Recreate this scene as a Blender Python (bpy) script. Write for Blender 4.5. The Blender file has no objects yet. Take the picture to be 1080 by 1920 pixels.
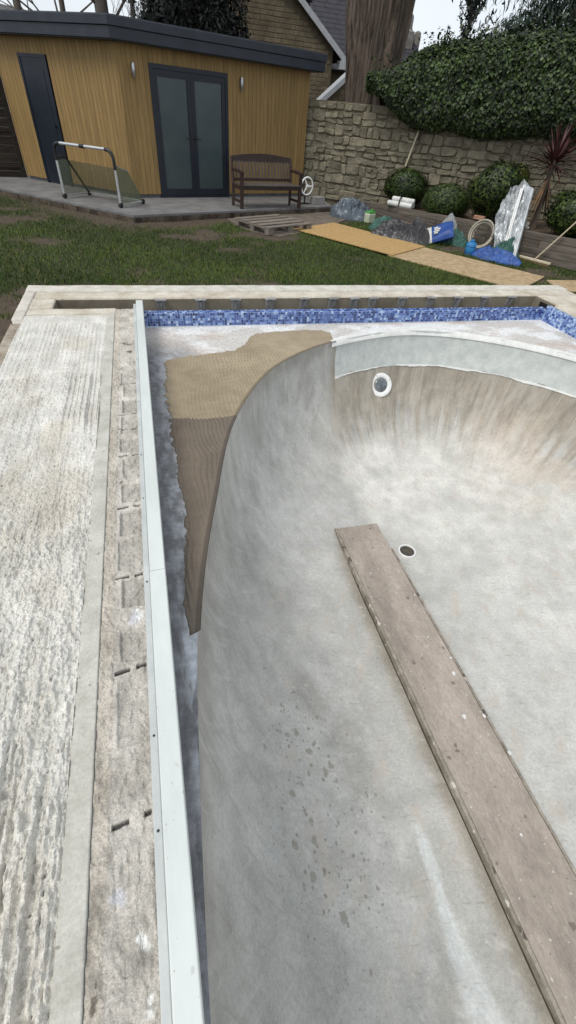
import bpy, bmesh, math, random
import numpy as np
from mathutils import Vector, Matrix

random.seed(11)
RS = np.random.RandomState(5)
scene = bpy.context.scene
COL = scene.collection
PI = math.pi

# ------------------------------------------------------------------ camera
CAM_H = 1.6
F_PX, PITCH, ROLL, YAW = 809.0, math.radians(42.71), math.radians(5.71), math.radians(19.11)
cd = bpy.data.cameras.new('camera')
cam = bpy.data.objects.new('camera', cd)
COL.objects.link(cam)
cd.sensor_fit = 'VERTICAL'
cd.sensor_height = 36.0
cd.sensor_width = 36.0
cd.lens = 36.0 * F_PX / 1920.0
cd.clip_start = 0.03
cd.clip_end = 2000
fwd = Vector((math.sin(YAW) * math.cos(PITCH), math.cos(YAW) * math.cos(PITCH), -math.sin(PITCH)))
r0 = Vector((math.cos(YAW), -math.sin(YAW), 0))
u0 = r0.cross(fwd)
rt = r0 * math.cos(ROLL) + u0 * math.sin(ROLL)
up = -r0 * math.sin(ROLL) + u0 * math.cos(ROLL)
cam.matrix_world = Matrix(((rt.x, up.x, -fwd.x, 0), (rt.y, up.y, -fwd.y, 0), (rt.z, up.z, -fwd.z, CAM_H), (0, 0, 0, 1)))
scene.camera = cam
scene.render.resolution_x = 576
scene.render.resolution_y = 1024

# ------------------------------------------------------------------ sky, sun, exposure
SUN_EL, SUN_AZ = math.radians(58), math.radians(243)     # azimuth clockwise from +Y
w = bpy.data.worlds.new('World')
scene.world = w
w.use_nodes = True
nt = w.node_tree
nt.nodes.clear()
wo = nt.nodes.new('ShaderNodeOutputWorld')
bg = nt.nodes.new('ShaderNodeBackground')
sky = nt.nodes.new('ShaderNodeTexSky')
sky.sky_type = 'NISHITA'
sky.sun_disc = False
sky.sun_elevation = SUN_EL
sky.sun_rotation = SUN_AZ
sky.air_density = 1.0
sky.dust_density = 1.0
hs = nt.nodes.new('ShaderNodeHueSaturation')
hs.inputs['Saturation'].default_value = 0.35
tc = nt.nodes.new('ShaderNodeTexCoord')
nz = nt.nodes.new('ShaderNodeTexNoise')
nz.inputs['Scale'].default_value = 3.0
nz.inputs['Detail'].default_value = 5.0
mp = nt.nodes.new('ShaderNodeMapRange')
mp.inputs['To Min'].default_value = 0.85
mp.inputs['To Max'].default_value = 1.2
mx = nt.nodes.new('ShaderNodeVectorMath')
mx.operation = 'SCALE'
veil = nt.nodes.new('ShaderNodeMix')
veil.data_type = 'RGBA'
veil.inputs[0].default_value = 0.62                        # thin even cloud in front of the blue
veil.inputs[7].default_value = (6.4, 6.85, 7.4, 1.0)
nt.links.new(sky.outputs[0], hs.inputs['Color'])
nt.links.new(tc.outputs['Generated'], nz.inputs['Vector'])
nt.links.new(nz.outputs['Fac'], mp.inputs['Value'])
nt.links.new(hs.outputs[0], veil.inputs[6])
nt.links.new(veil.outputs[2], mx.inputs[0])
nt.links.new(mp.outputs[0], mx.inputs['Scale'])
nt.links.new(mx.outputs[0], bg.inputs['Color'])
bg.inputs['Strength'].default_value = 0.115
nt.links.new(bg.outputs[0], wo.inputs['Surface'])

sd = bpy.data.lights.new('sun', 'SUN')
sd.energy = 1.5
sd.angle = math.radians(24)
sd.color = (1.0, 0.95, 0.87)
sun = bpy.data.objects.new('sun', sd)
COL.objects.link(sun)
sdir = Vector((math.sin(SUN_AZ) * math.cos(SUN_EL), math.cos(SUN_AZ) * math.cos(SUN_EL), math.sin(SUN_EL)))
sun.rotation_euler = sdir.to_track_quat('Z', 'Y').to_euler()
sun.location = (0, 0, 20)

scene.view_settings.view_transform = 'Standard'
scene.view_settings.look = 'None'
scene.view_settings.exposure = 0.32
scene.view_settings.gamma = 1.0
scene.view_settings.use_curve_mapping = False

# ------------------------------------------------------------------ helpers
def L(r, g, b, k=1.0):
    def f(c):
        c = c / 255.0
        return (c / 12.92 if c <= 0.04045 else ((c + 0.055) / 1.055) ** 2.4) * k
    return (f(r), f(g), f(b), 1.0)

_T = RS.rand(256, 256)
def vn(x, y, s=0):
    xi = np.floor(x).astype(int); yi = np.floor(y).astype(int)
    fx = x - xi; fy = y - yi
    fx = fx * fx * (3 - 2 * fx); fy = fy * fy * (3 - 2 * fy)
    a = (xi + s * 37) & 255; b = (yi + s * 91) & 255
    a1 = (a + 1) & 255; b1 = (b + 1) & 255
    return (_T[a, b] * (1 - fx) + _T[a1, b] * fx) * (1 - fy) + (_T[a, b1] * (1 - fx) + _T[a1, b1] * fx) * fy
def fbm(x, y, o=4, s=0):
    t = 0.0; n = 0.0; a = 1.0
    for i in range(o):
        t = t + a * vn(x * 2 ** i + 11.3 * i, y * 2 ** i + 5.7 * i, s + i); n += a; a *= 0.5
    return t / n
def sst(a, b, x):
    t = np.clip((x - a) / (b - a), 0, 1)
    return t * t * (3 - 2 * t)

def mat(name, c1, c2=None, scale=8, rough=0.8, bump=0.15, bscale=None, bdist=0.01, stretch=(1, 1, 1), metal=0.0,
        attr=False, rnd=0.0, fine=0.12, lo=0.35, hi=0.65, spec=0.5, spots=None, trans=0.0, mask=None, detail=6, grain=(), flow=()):
    m = bpy.data.materials.new(name)
    m.use_nodes = True
    t = m.node_tree
    N = t.nodes.new; K = t.links.new
    bs = t.nodes['Principled BSDF']
    c2 = c2 or c1
    co = N('ShaderNodeTexCoord')
    ma = N('ShaderNodeMapping')
    ma.inputs['Scale'].default_value = stretch
    K(co.outputs['Object'], ma.inputs['Vector'])
    src = ma.outputs[0]
    if rnd:                                     # shift the pattern from object to object
        oi = N('ShaderNodeObjectInfo')
        ad = N('ShaderNodeVectorMath'); ad.operation = 'ADD'
        sc = N('ShaderNodeVectorMath'); sc.operation = 'SCALE'
        cb = N('ShaderNodeCombineXYZ')
        K(oi.outputs['Random'], cb.inputs[0]); K(oi.outputs['Random'], cb.inputs[1]); K(oi.outputs['Random'], cb.inputs[2])
        K(cb.outputs[0], sc.inputs[0]); sc.inputs['Scale'].default_value = 37.0
        K(src, ad.inputs[0]); K(sc.outputs[0], ad.inputs[1])
        src = ad.outputs[0]
    no = N('ShaderNodeTexNoise')
    no.inputs['Scale'].default_value = scale
    no.inputs['Detail'].default_value = detail
    no.inputs['Roughness'].default_value = 0.62
    K(src, no.inputs['Vector'])
    ra = N('ShaderNodeValToRGB')
    ra.color_ramp.elements[0].position = lo; ra.color_ramp.elements[0].color = c1
    ra.color_ramp.elements[1].position = hi; ra.color_ramp.elements[1].color = c2
    K(no.outputs['Fac'], ra.inputs['Fac'])
    cur = ra.outputs['Color']
    def mul(a, b_sock=None, val=None):
        mm = N('ShaderNodeMix'); mm.data_type = 'RGBA'; mm.blend_type = 'MULTIPLY'
        mm.inputs[0].default_value = 1.0
        K(a, mm.inputs[6])
        K(b_sock, mm.inputs[7])
        return mm.outputs[2]
    if attr:
        at = N('ShaderNodeAttribute'); at.attribute_name = 'Col'
        cur = mul(cur, at.outputs['Color'])
    if fine:
        nf = N('ShaderNodeTexNoise')
        nf.inputs['Scale'].default_value = scale * 11
        nf.inputs['Detail'].default_value = 3
        K(src, nf.inputs['Vector'])
        mr = N('ShaderNodeMapRange')
        mr.inputs['From Min'].default_value = 0.25; mr.inputs['From Max'].default_value = 0.75
        mr.inputs['To Min'].default_value = 1 - fine; mr.inputs['To Max'].default_value = 1 + fine
        K(nf.outputs['Fac'], mr.inputs['Value'])
        cur = mul(cur, mr.outputs[0])
    for (gs, ga) in grain:
        ng = N('ShaderNodeTexNoise'); ng.inputs['Scale'].default_value = gs; ng.inputs['Detail'].default_value = 2
        K(src, ng.inputs['Vector'])
        mg_ = N('ShaderNodeMapRange'); mg_.inputs['From Min'].default_value = 0.3; mg_.inputs['From Max'].default_value = 0.7
        mg_.inputs['To Min'].default_value = 1 - ga; mg_.inputs['To Max'].default_value = 1 + ga
        K(ng.outputs['Fac'], mg_.inputs['Value'])
        cur = mul(cur, mg_.outputs[0])
    for (sa, sb_, shear, f0, f1, fc, amt, mk) in flow:      # trowel strokes following the surface
        a1 = N('ShaderNodeAttribute'); a1.attribute_name = 'ta'
        a2 = N('ShaderNodeAttribute'); a2.attribute_name = 'tb'
        x1 = N('ShaderNodeMath'); x1.operation = 'MULTIPLY'; K(a1.outputs['Fac'], x1.inputs[0]); x1.inputs[1].default_value = sa
        x2 = N('ShaderNodeMath'); x2.operation = 'MULTIPLY_ADD'; K(a2.outputs['Fac'], x2.inputs[0]); x2.inputs[1].default_value = shear; K(x1.outputs[0], x2.inputs[2])
        x3 = N('ShaderNodeMath'); x3.operation = 'MULTIPLY'; K(a2.outputs['Fac'], x3.inputs[0]); x3.inputs[1].default_value = sb_
        cbn = N('ShaderNodeCombineXYZ'); K(x2.outputs[0], cbn.inputs[0]); K(x3.outputs[0], cbn.inputs[1]); cbn.inputs[2].default_value = sa * 0.37
        nf_ = N('ShaderNodeTexNoise'); nf_.inputs['Scale'].default_value = 1.0; nf_.inputs['Detail'].default_value = 7; nf_.inputs['Roughness'].default_value = 0.68
        K(cbn.outputs[0], nf_.inputs['Vector'])
        mf = N('ShaderNodeMapRange'); mf.inputs['From Min'].default_value = f0; mf.inputs['From Max'].default_value = f1; mf.inputs['To Max'].default_value = amt
        K(nf_.outputs['Fac'], mf.inputs['Value'])
        fac = mf.outputs[0]
        if mk:
            am_ = N('ShaderNodeAttribute'); am_.attribute_name = mk
            mm_ = N('ShaderNodeMath'); mm_.operation = 'MULTIPLY'; K(fac, mm_.inputs[0]); K(am_.outputs['Fac'], mm_.inputs[1]); fac = mm_.outputs[0]
        mxf = N('ShaderNodeMix'); mxf.data_type = 'RGBA'
        K(fac, mxf.inputs[0]); K(cur, mxf.inputs[6]); mxf.inputs[7].default_value = fc
        cur = mxf.outputs[2]
    if rnd:
        mr2 = N('ShaderNodeMapRange')
        mr2.inputs['To Min'].default_value = 1 - rnd; mr2.inputs['To Max'].default_value = 1 + rnd
        K(oi.outputs['Random'], mr2.inputs['Value'])
        cur = mul(cur, mr2.outputs[0])
    if spots:
        for (sscale, size, scol, usemask) in spots:
            vo = N('ShaderNodeTexVoronoi')
            vo.inputs['Scale'].default_value = sscale
            nd = N('ShaderNodeTexNoise'); nd.inputs['Scale'].default_value = sscale * 1.7
            K(co.outputs['Object'], nd.inputs['Vector'])
            wv = N('ShaderNodeVectorMath'); wv.operation = 'MULTIPLY_ADD'
            wv.inputs[1].default_value = (0.7 / sscale,) * 3
            K(nd.outputs['Color'], wv.inputs[0]); K(co.outputs['Object'], wv.inputs[2])
            K(wv.outputs[0], vo.inputs['Vector'])
            sp = N('ShaderNodeSeparateColor'); K(vo.outputs['Color'], sp.inputs[0])
            pw = N('ShaderNodeMath'); pw.operation = 'POWER'; K(sp.outputs[0], pw.inputs[0]); pw.inputs[1].default_value = 2.5
            m1 = N('ShaderNodeMath'); m1.operation = 'MULTIPLY'; K(pw.outputs[0], m1.inputs[0]); m1.inputs[1].default_value = size
            rs = m1.outputs[0]
            if usemask:
                am = N('ShaderNodeAttribute'); am.attribute_name = usemask
                m2 = N('ShaderNodeMath'); m2.operation = 'MULTIPLY'; K(rs, m2.inputs[0]); K(am.outputs['Fac'], m2.inputs[1])
                rs = m2.outputs[0]
            sb = N('ShaderNodeMath'); sb.operation = 'SUBTRACT'; K(rs, sb.inputs[0]); K(vo.outputs['Distance'], sb.inputs[1])
            mr3 = N('ShaderNodeMapRange'); mr3.inputs['From Min'].default_value = -0.01; mr3.inputs['From Max'].default_value = 0.05
            mr3.inputs['To Max'].default_value = 0.8
            K(sb.outputs[0], mr3.inputs['Value'])
            mm = N('ShaderNodeMix'); mm.data_type = 'RGBA'
            K(mr3.outputs[0], mm.inputs[0]); K(cur, mm.inputs[6]); mm.inputs[7].default_value = scol
            cur = mm.outputs[2]
    K(cur, bs.inputs['Base Color'])
    bs.inputs['Roughness'].default_value = rough
    bs.inputs['Metallic'].default_value = metal
    bs.inputs['Specular IOR Level'].default_value = spec
    if bump:
        nb = N('ShaderNodeTexNoise')
        nb.inputs['Scale'].default_value = bscale or scale * 6
        nb.inputs['Detail'].default_value = 5
        K(src, nb.inputs['Vector'])
        bu = N('ShaderNodeBump')
        bu.inputs['Strength'].default_value = bump
        bu.inputs['Distance'].default_value = bdist
        K(nb.outputs['Fac'], bu.inputs['Height'])
        K(bu.outputs[0], bs.inputs['Normal'])
    if trans:
        out = t.nodes['Material Output']
        tr = N('ShaderNodeBsdfTransparent')
        ms = N('ShaderNodeMixShader')
        ms.inputs[0].default_value = trans
        K(bs.outputs[0], ms.inputs[1]); K(tr.outputs[0], ms.inputs[2]); K(ms.outputs[0], out.inputs['Surface'])
    return m

def mesh_from(name, V, F, smooth=False):
    me = bpy.data.meshes.new(name)
    me.from_pydata([tuple(v) for v in V], [], F)
    me.update()
    if smooth:
        me.polygons.foreach_set('use_smooth', [True] * len(me.polygons))
    return me

def mesh_np(name, V, Q, col=None, smooth=True, extra=None):
    """V (n,3) float, Q (m,k) int faces of equal size"""
    me = bpy.data.meshes.new(name)
    V = np.asarray(V, np.float32); Q = np.asarray(Q, np.int32)
    k = Q.shape[1]
    me.vertices.add(len(V)); me.vertices.foreach_set('co', V.ravel())
    me.loops.add(Q.size); me.loops.foreach_set('vertex_index', Q.ravel())
    me.polygons.add(len(Q))
    me.polygons.foreach_set('loop_start', np.arange(len(Q), dtype=np.int32) * k)
    me.polygons.foreach_set('loop_total', np.full(len(Q), k, np.int32))
    me.polygons.foreach_set('use_smooth', np.full(len(Q), smooth))
    me.update(calc_edges=True)
    me.validate()
    if col is not None:
        ca = me.color_attributes.new('Col', 'FLOAT_COLOR', 'POINT')
        c4 = np.ones((len(V), 4), np.float32); c4[:, :3] = col
        ca.data.foreach_set('color', c4.ravel())
    for nm, arr in (extra or {}).items():
        a = me.attributes.new(nm, 'FLOAT', 'POINT')
        a.data.foreach_set('value', np.asarray(arr, np.float32).ravel())
    return me

def grid_faces(ny, nx, keep=None):
    i = np.arange(ny - 1)[:, None] * nx + np.arange(nx - 1)[None, :]
    q = np.stack([i, i + 1, i + nx + 1, i + nx], -1).reshape(-1, 4)
    if keep is not None:
        k = keep.ravel()
        q = q[k[q].all(1)]
    return q

def link(name, me, m=None, parent=None, loc=(0, 0, 0), rz=0.0):
    o = bpy.data.objects.new(name, me)
    COL.objects.link(o)
    if m is not None and me is not None and not me.materials:
        me.materials.append(m)
    o.location = loc
    o.rotation_euler = (0, 0, rz)
    if parent is not None:
        o.parent = parent
    return o

class MB:
    def __init__(s):
        s.V = []; s.F = []
    def add(s, V, F):
        b = len(s.V)
        s.V += [tuple(v) for v in V]
        s.F += [tuple(b + i for i in f) for f in F]
        return s
    def box(s, x0, x1, y0, y1, z0, z1, M=None):
        P = [Vector((x, y, z)) for z in (z0, z1) for y in (y0, y1) for x in (x0, x1)]
        if M is not None:
            P = [M @ p for p in P]
        return s.add(P, [(0, 2, 3, 1), (4, 5, 7, 6), (0, 1, 5, 4), (2, 6, 7, 3), (0, 4, 6, 2), (1, 3, 7, 5)])
    def prism(s, poly, z0, z1):
        n = len(poly)
        P = [(x, y, z0) for x, y in poly] + [(x, y, z1) for x, y in poly]
        F = [tuple(range(n - 1, -1, -1)), tuple(range(n, 2 * n))]
        F += [(i, (i + 1) % n, n + (i + 1) % n, n + i) for i in range(n)]
        return s.add(P, F)
    def tube(s, pts, r, seg=8, closed=False):
        pts = [Vector(p) for p in pts]
        n = len(pts)
        rr = r if isinstance(r, (list, tuple)) else [r] * n
        V = []; F = []
        prev = None
        for i, p in enumerate(pts):
            if closed:
                d = pts[(i + 1) % n] - pts[i - 1]
            else:
                d = pts[min(i + 1, n - 1)] - pts[max(i - 1, 0)]
            if d.length < 1e-9:
                d = Vector((0, 0, 1))
            d.normalize()
            if prev is None:
                a = Vector((0, 0, 1)) if abs(d.z) < 0.9 else Vector((1, 0, 0))
                x = d.cross(a).normalized()
            else:
                x = (prev - d * prev.dot(d)).normalized()
            prev = x
            y = d.cross(x)
            for k in range(seg):
                t = 2 * PI * k / seg
                V.append(p + (x * math.cos(t) + y * math.sin(t)) * rr[i])
        m = n if closed else n - 1
        for i in range(m):
            j = (i + 1) % n
            for k in range(seg):
                k2 = (k + 1) % seg
                F.append((i * seg + k, i * seg + k2, j * seg + k2, j * seg + k))
        if not closed:
            F.append(tuple(range(seg - 1, -1, -1)))
            F.append(tuple((n - 1) * seg + k for k in range(seg)))
        return s.add(V, F)
    def lathe(s, prof, seg=24, M=None):
        V = []; F = []
        n = len(prof)
        for r, z in prof:
            for k in range(seg):
                t = 2 * PI * k / seg
                p = Vector((r * math.cos(t), r * math.sin(t), z))
                V.append(M @ p if M is not None else p)
        for i in range(n - 1):
            for k in range(seg):
                k2 = (k + 1) % seg
                F.append((i * seg + k, i * seg + k2, (i + 1) * seg + k2, (i + 1) * seg + k))
        F.append(tuple(range(seg - 1, -1, -1)))
        F.append(tuple((n - 1) * seg + k for k in range(seg)))
        return s.add(V, F)
    def mesh(s, name, smooth=False):
        return mesh_from(name, s.V, s.F, smooth)
    def build(s, name, m, parent=None, smooth=False, bevel=0.0, loc=(0, 0, 0), rz=0.0):
        o = link(name, s.mesh(name, smooth), m, parent, loc, rz)
        if bevel:
            b = o.modifiers.new('bevel', 'BEVEL'); b.width = bevel; b.segments = 2; b.limit_method = 'ANGLE'
        if smooth:
            try:
                o.data.set_sharp_from_angle(angle=math.radians(40))
            except Exception:
                pass
        return o

def tag(o, label=None, cat=None, group=None, kind=None):
    if label: o['label'] = label
    if cat: o['category'] = cat
    if group: o['group'] = group
    if kind: o['kind'] = kind
    return o
def thing(name, label, cat, loc=(0, 0, 0), rz=0.0, group=None):
    o = link(name, None, loc=loc, rz=rz)
    return tag(o, label, cat, group)
def struct(o):
    o['kind'] = 'structure'
    return o
def copy_tree(o, parent=None):
    c = o.copy(); COL.objects.link(c)
    if parent is not None:
        c.parent = parent
    for ch in list(o.children):
        copy_tree(ch, c)
    return c

def leaves(name, P, Nrm, size, m, parent=None, cols=((40, 60, 30), (75, 95, 45)), droop=0.3, aspect=1.7, seed=1, kind=True, loc=(0, 0, 0), jitter=0.8):
    """many folded diamond leaves at points P with outward normals Nrm"""
    r = np.random.RandomState(seed)
    n = len(P)
    Nn = Nrm + r.normal(0, jitter, (n, 3)) * 0.6
    Nn /= np.linalg.norm(Nn, axis=1)[:, None] + 1e-9
    d = r.normal(0, 1, (n, 3)); d[:, 2] -= droop * 2
    d -= Nn * (d * Nn).sum(1)[:, None]
    d /= np.linalg.norm(d, axis=1)[:, None] + 1e-9
    e = np.cross(Nn, d)
    sz = size * r.uniform(0.6, 1.35, n)[:, None]
    a = P
    tip = P + d * sz - Nn * sz * 0.12
    mid = P + d * sz * 0.45 + Nn * sz * 0.10
    l = mid + e * sz / aspect * 0.5 - Nn * sz * 0.12
    q = mid - e * sz / aspect * 0.5 - Nn * sz * 0.12
    V = np.stack([a, l, tip, q], 1).reshape(-1, 3)
    i = np.arange(n)[:, None] * 4
    Q = np.concatenate([i + 0, i + 1, i + 2, i + 3], 1)
    c0 = np.array(L(*cols[0])[:3]); c1 = np.array(L(*cols[1])[:3])
    cl = 1.0 if n < 40 else 0.6 + 0.8 * fbm(P[:, 0] * 2.6 + P[:, 1], P[:, 2] * 2.6 + P[:, 1] * 1.3, 3, seed)
    t = (r.rand(n) ** 1.8 * cl)[:, None]
    C = np.repeat(c0 * (1 - t) + c1 * t, 4, 0)
    me = mesh_np(name, V, Q, C, smooth=False)
    o = link(name, me, m, parent, loc)
    if kind: o['kind'] = 'stuff'
    return o

# ------------------------------------------------------------------ materials
W1 = (1, 1, 1, 1)
def g(v): return (v, v, v, 1)
m_screed = mat('raked_screed', g(0.88), g(1.08), 5, 0.95, 0.7, 170, 0.008, attr=True, fine=0.12, grain=((60, 0.10), (150, 0.14), (320, 0.14)))
m_bed = mat('coping_bed_mortar', g(0.88), g(1.12), 16, 0.95, 0.7, 150, 0.007, attr=True, fine=0.16, grain=((70, 0.08), (150, 0.14), (330, 0.16)))
m_strip = mat('smooth_mortar', L(172, 170, 160), L(198, 196, 187), 7, 0.9, 0.4, 120, 0.004, fine=0.10, grain=((200, 0.07),), spots=[(26, 0.22, L(140, 134, 124), None)])
m_kerb = mat('pale_concrete', L(176, 166, 148), L(208, 202, 188), 4, 0.92, 0.4, 90, 0.006, fine=0.14, spots=[(16, 0.2, L(120, 110, 96), None)])
m_kerb_out = mat('pale_kerb', L(184, 178, 166), L(210, 206, 197), 6, 0.92, 0.3, 90, 0.004, fine=0.1, spots=[(20, 0.18, L(128, 118, 104), None)])
m_kerb_old = mat('weathered_kerb', L(128, 116, 100), L(178, 170, 156), 7, 0.95, 0.5, 70, 0.008, fine=0.2)
m_trench = mat('trench_render', L(110, 101, 86), L(134, 125, 109), 4, 0.9, 0.25, 60, 0.004, fine=0.08)
m_ledge = mat('pool_ledge_coat', g(0.78), g(1.16), 30, 0.62, 0.4, 80, 0.004, attr=True, fine=0.14, detail=9, grain=((130, 0.1),))
m_adh = mat('combed_adhesive', g(0.88), g(1.08), 7, 0.65, 0.3, 90, 0.002, attr=True, fine=0.07, grain=((160, 0.06),))
m_basin = mat('bare_pool_plaster', g(0.96), g(1.24), 4.5, 0.75, 0.35, 90, 0.003, attr=True, fine=0.10, detail=9, grain=((55, 0.04), (130, 0.08), (330, 0.11)),
              flow=[(6, 6, 10, 0.50, 0.62, L(146, 143, 136), 0.38, 'left'), (12, 4, -9, 0.54, 0.66, L(196, 195, 190), 0.55, 'left'), (30, 7, 34, 0.56, 0.66, L(138, 134, 125), 0.4, 'left'),
                    (13, 2.2, 2, 0.50, 0.64, L(116, 108, 96), 0.5, 'back'), (30, 3.0, 3, 0.55, 0.68, L(190, 186, 177), 0.5, 'back'), (5, 4.0, 1, 0.48, 0.64, L(176, 169, 158), 0.7, 'back'),
                    (60, 9, 14, 0.58, 0.68, L(128, 124, 114), 0.45, 'floor'), (14, 11, 6, 0.55, 0.70, L(204, 203, 197), 0.55, 'floor'), (5, 6, -3, 0.54, 0.64, L(184, 172, 158), 0.4, 'floor')],
              spots=[(17, 0.5, L(142, 138, 128), 'spot'), (36, 0.46, L(132, 128, 117), 'spot'), (44, 0.16, L(212, 211, 205), None), (60, 0.12, L(110, 104, 94), None)])
m_plaster = mat('fresh_plaster', L(182, 187, 184), L(202, 206, 202), 9, 0.85, 0.25, 60, 0.003, fine=0.07, grain=((90, 0.04), (240, 0.04)))
m_white_smear = mat('white_smear', L(206, 207, 203), L(228, 228, 224), 9, 0.8, 0.3, 60, 0.003, fine=0.05)
m_rail = mat('rail_paint', L(196, 202, 199), L(210, 215, 212), 3, 0.42, 0.06, 40, 0.001, stretch=(1, 0.3, 1), fine=0.03, spots=[(30, 0.14, L(165, 160, 150), None), (14, 0.2, L(186, 188, 184), None), (80, 0.16, L(130, 122, 112), None)])
m_flange = mat('rail_flange_paint', L(176, 180, 178), L(194, 198, 195), 6, 0.5, 0.06, 40, 0.001, fine=0.04, spots=[(30, 0.2, L(120, 112, 100), None)])
m_tile = mat('glass_mosaic', W1, W1, 20, 0.16, 0.0, attr=True, fine=0.0, spec=0.6)
m_grout = mat('grout', L(188, 205, 220), L(208, 220, 230), 12, 0.8, 0.1, fine=0.05)
m_board = mat('dusty_board', L(140, 130, 120), L(174, 163, 152), 4.5, 0.88, 0.4, 60, 0.003, stretch=(1, 0.4, 1), fine=0.12, detail=9, grain=((110, 0.08), (300, 0.10)),
              spots=[(34, 0.24, L(205, 198, 188), None), (9, 0.22, L(172, 162, 150), None), (14, 0.25, L(112, 101, 92), None), (48, 0.2, L(88, 78, 70), None)])
m_trim = mat('board_edge_trim', L(120, 112, 100), L(168, 160, 148), 9, 0.85, 0.4, 60, 0.004, fine=0.2, spots=[(18, 0.45, L(205, 200, 190), None), (11, 0.35, L(70, 64, 56), None)])
m_batten = mat('dirty_shadow_batten', L(66, 58, 46), L(96, 86, 70), 9, 0.95, 0.4, 60, 0.004, fine=0.2)  # dark tone mixes grime with the board's contact shadow
m_whiteplastic = mat('white_plastic', L(225, 226, 224), L(235, 236, 234), 10, 0.35, 0.0, fine=0.03)
m_lens = mat('light_lens', L(70, 76, 82), L(120, 128, 132), 20, 0.12, 0.05, fine=0.05, spec=0.8)
m_dark = mat('black_plastic', L(24, 24, 26), L(34, 34, 36), 14, 0.45, 0.05, fine=0.05)
m_hole = mat('drain_grate', L(58, 54, 46), L(84, 78, 66), 20, 0.7, 0.1)
m_bracket = mat('galvanised_bracket', L(128, 126, 124), L(165, 163, 160), 14, 0.5, 0.1, metal=0.1, fine=0.1, rnd=0.15)
m_steel = mat('brushed_steel', L(170, 172, 172), L(195, 197, 197), 10, 0.3, 0.0, metal=0.9, fine=0.04)
m_clad = mat('oak_cladding', L(128, 103, 61), L(152, 124, 77), 3, 0.7, 0.15, 30, 0.003, stretch=(14, 14, 0.7), rnd=0.11, fine=0.1)
m_cladgap = mat('cladding_gap', L(62, 46, 26), L(76, 58, 34), 5, 0.9, 0.0)
m_fascia = mat('anthracite_fascia', L(32, 38, 48), L(42, 48, 58), 4, 0.45, 0.04, fine=0.05)
m_roofskin = mat('roof_membrane', L(60, 64, 70), L(74, 78, 84), 4, 0.8, 0.1)
m_frame = mat('navy_frame', L(18, 25, 36), L(24, 32, 44), 4, 0.4, 0.02, fine=0.03)
m_pane = mat('frosted_pane', L(58, 70, 73), L(70, 82, 84), 1.2, 0.25, 0.02, 8, 0.004, fine=0.02, spec=0.6)
m_plinth = mat('plinth', L(92, 92, 96), L(116, 116, 118), 6, 0.9, 0.2)
m_patio = mat('patio_slab', L(100, 99, 98), L(124, 122, 121), 3, 0.85, 0.2, 40, 0.003, fine=0.1)
m_riser = mat('patio_riser', L(58, 49, 40), L(98, 87, 74), 5, 0.95, 0.6, 24, 0.01, fine=0.2, spots=[(4, 0.5, L(34, 28, 22), None)])
m_benchwood = mat('dark_teak', L(36, 22, 20), L(56, 38, 33), 5, 0.55, 0.15, 40, 0.002, stretch=(1, 8, 8), rnd=0.12)
m_benchseat = mat('worn_teak_seat', L(66, 58, 56), L(92, 84, 80), 5, 0.6, 0.15, 40, 0.002, stretch=(1, 8, 8), rnd=0.12)
m_pallet = mat('grey_pallet_wood', L(96, 88, 80), L(134, 125, 114), 4, 0.9, 0.3, 40, 0.003, stretch=(1, 9, 9), rnd=0.16, fine=0.15)
m_osb = mat('osb_sheet', L(160, 128, 80), L(190, 158, 106), 16, 0.8, 0.2, 40, 0.002, rnd=0.06, fine=0.18, stretch=(1, 1.6, 1))
m_osb2 = mat('dusty_osb_sheet', L(150, 128, 94), L(182, 160, 126), 10, 0.85, 0.2, 40, 0.002, rnd=0.06, fine=0.2, spots=[(5, 0.3, L(150, 128, 98), None)])
m_sleeper = mat('grey_sleeper', L(80, 72, 64), L(116, 108, 98), 3, 0.9, 0.4, 30, 0.005, stretch=(0.6, 7, 7), rnd=0.14, fine=0.15)
m_soil = mat('soil', L(62, 50, 40), L(96, 80, 64), 6, 1.0, 0.8, 40, 0.02, fine=0.25)
m_ground = mat('lawn_soil', g(0.75), g(1.15), 9, 1.0, 0.6, 50, 0.02, attr=True, fine=0.2)
m_far = mat('far_ground', L(60, 66, 42), L(88, 92, 62), 0.4, 1.0, 0.2)
m_path = mat('path_slabs', L(92, 82, 72), L(118, 108, 96), 5, 0.95, 0.4, 40, 0.004, fine=0.18)
m_grass = mat('grass_blade', W1, W1, 5, 0.7, 0.0, attr=True, fine=0.0, spec=0.2)
m_leaf = mat('leaf', g(0.85), g(1.15), 3, 0.5, 0.0, attr=True, fine=0.0, spec=0.35)
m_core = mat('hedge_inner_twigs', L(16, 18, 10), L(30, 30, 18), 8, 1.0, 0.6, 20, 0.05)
m_bark = mat('redwood_bark', L(56, 46, 40), L(134, 118, 104), 2.6, 0.95, 1.0, 9, 0.06, stretch=(5, 5, 0.3), fine=0.2)
m_twig = mat('grey_bark', L(70, 64, 58), L(104, 98, 92), 5, 0.95, 0.4, stretch=(3, 3, 0.5))  # grey doubles as painted haze on the distant bare trees
m_stone = mat('rubble_stone', L(98, 93, 78), L(138, 131, 112), 5, 0.95, 0.8, 22, 0.02, rnd=0.2, fine=0.25, spots=[(7, 0.3, L(78, 80, 52), None), (5, 0.3, L(92, 82, 72), None)])
m_mortar = mat('wall_mortar', L(94, 88, 72), L(122, 115, 96), 7, 1.0, 0.8, 24, 0.02, fine=0.2)
m_ashlar = mat('house_blocks', L(98, 88, 70), L(130, 118, 96), 2.5, 0.95, 0.3, 20, 0.01, fine=0.2)
m_hmortar = mat('house_mortar', L(88, 79, 62), L(108, 98, 80), 6, 1.0, 0.2)
m_slate = mat('slate', L(38, 37, 43), L(56, 55, 62), 6, 0.7, 0.2, rnd=0.1)
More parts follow.
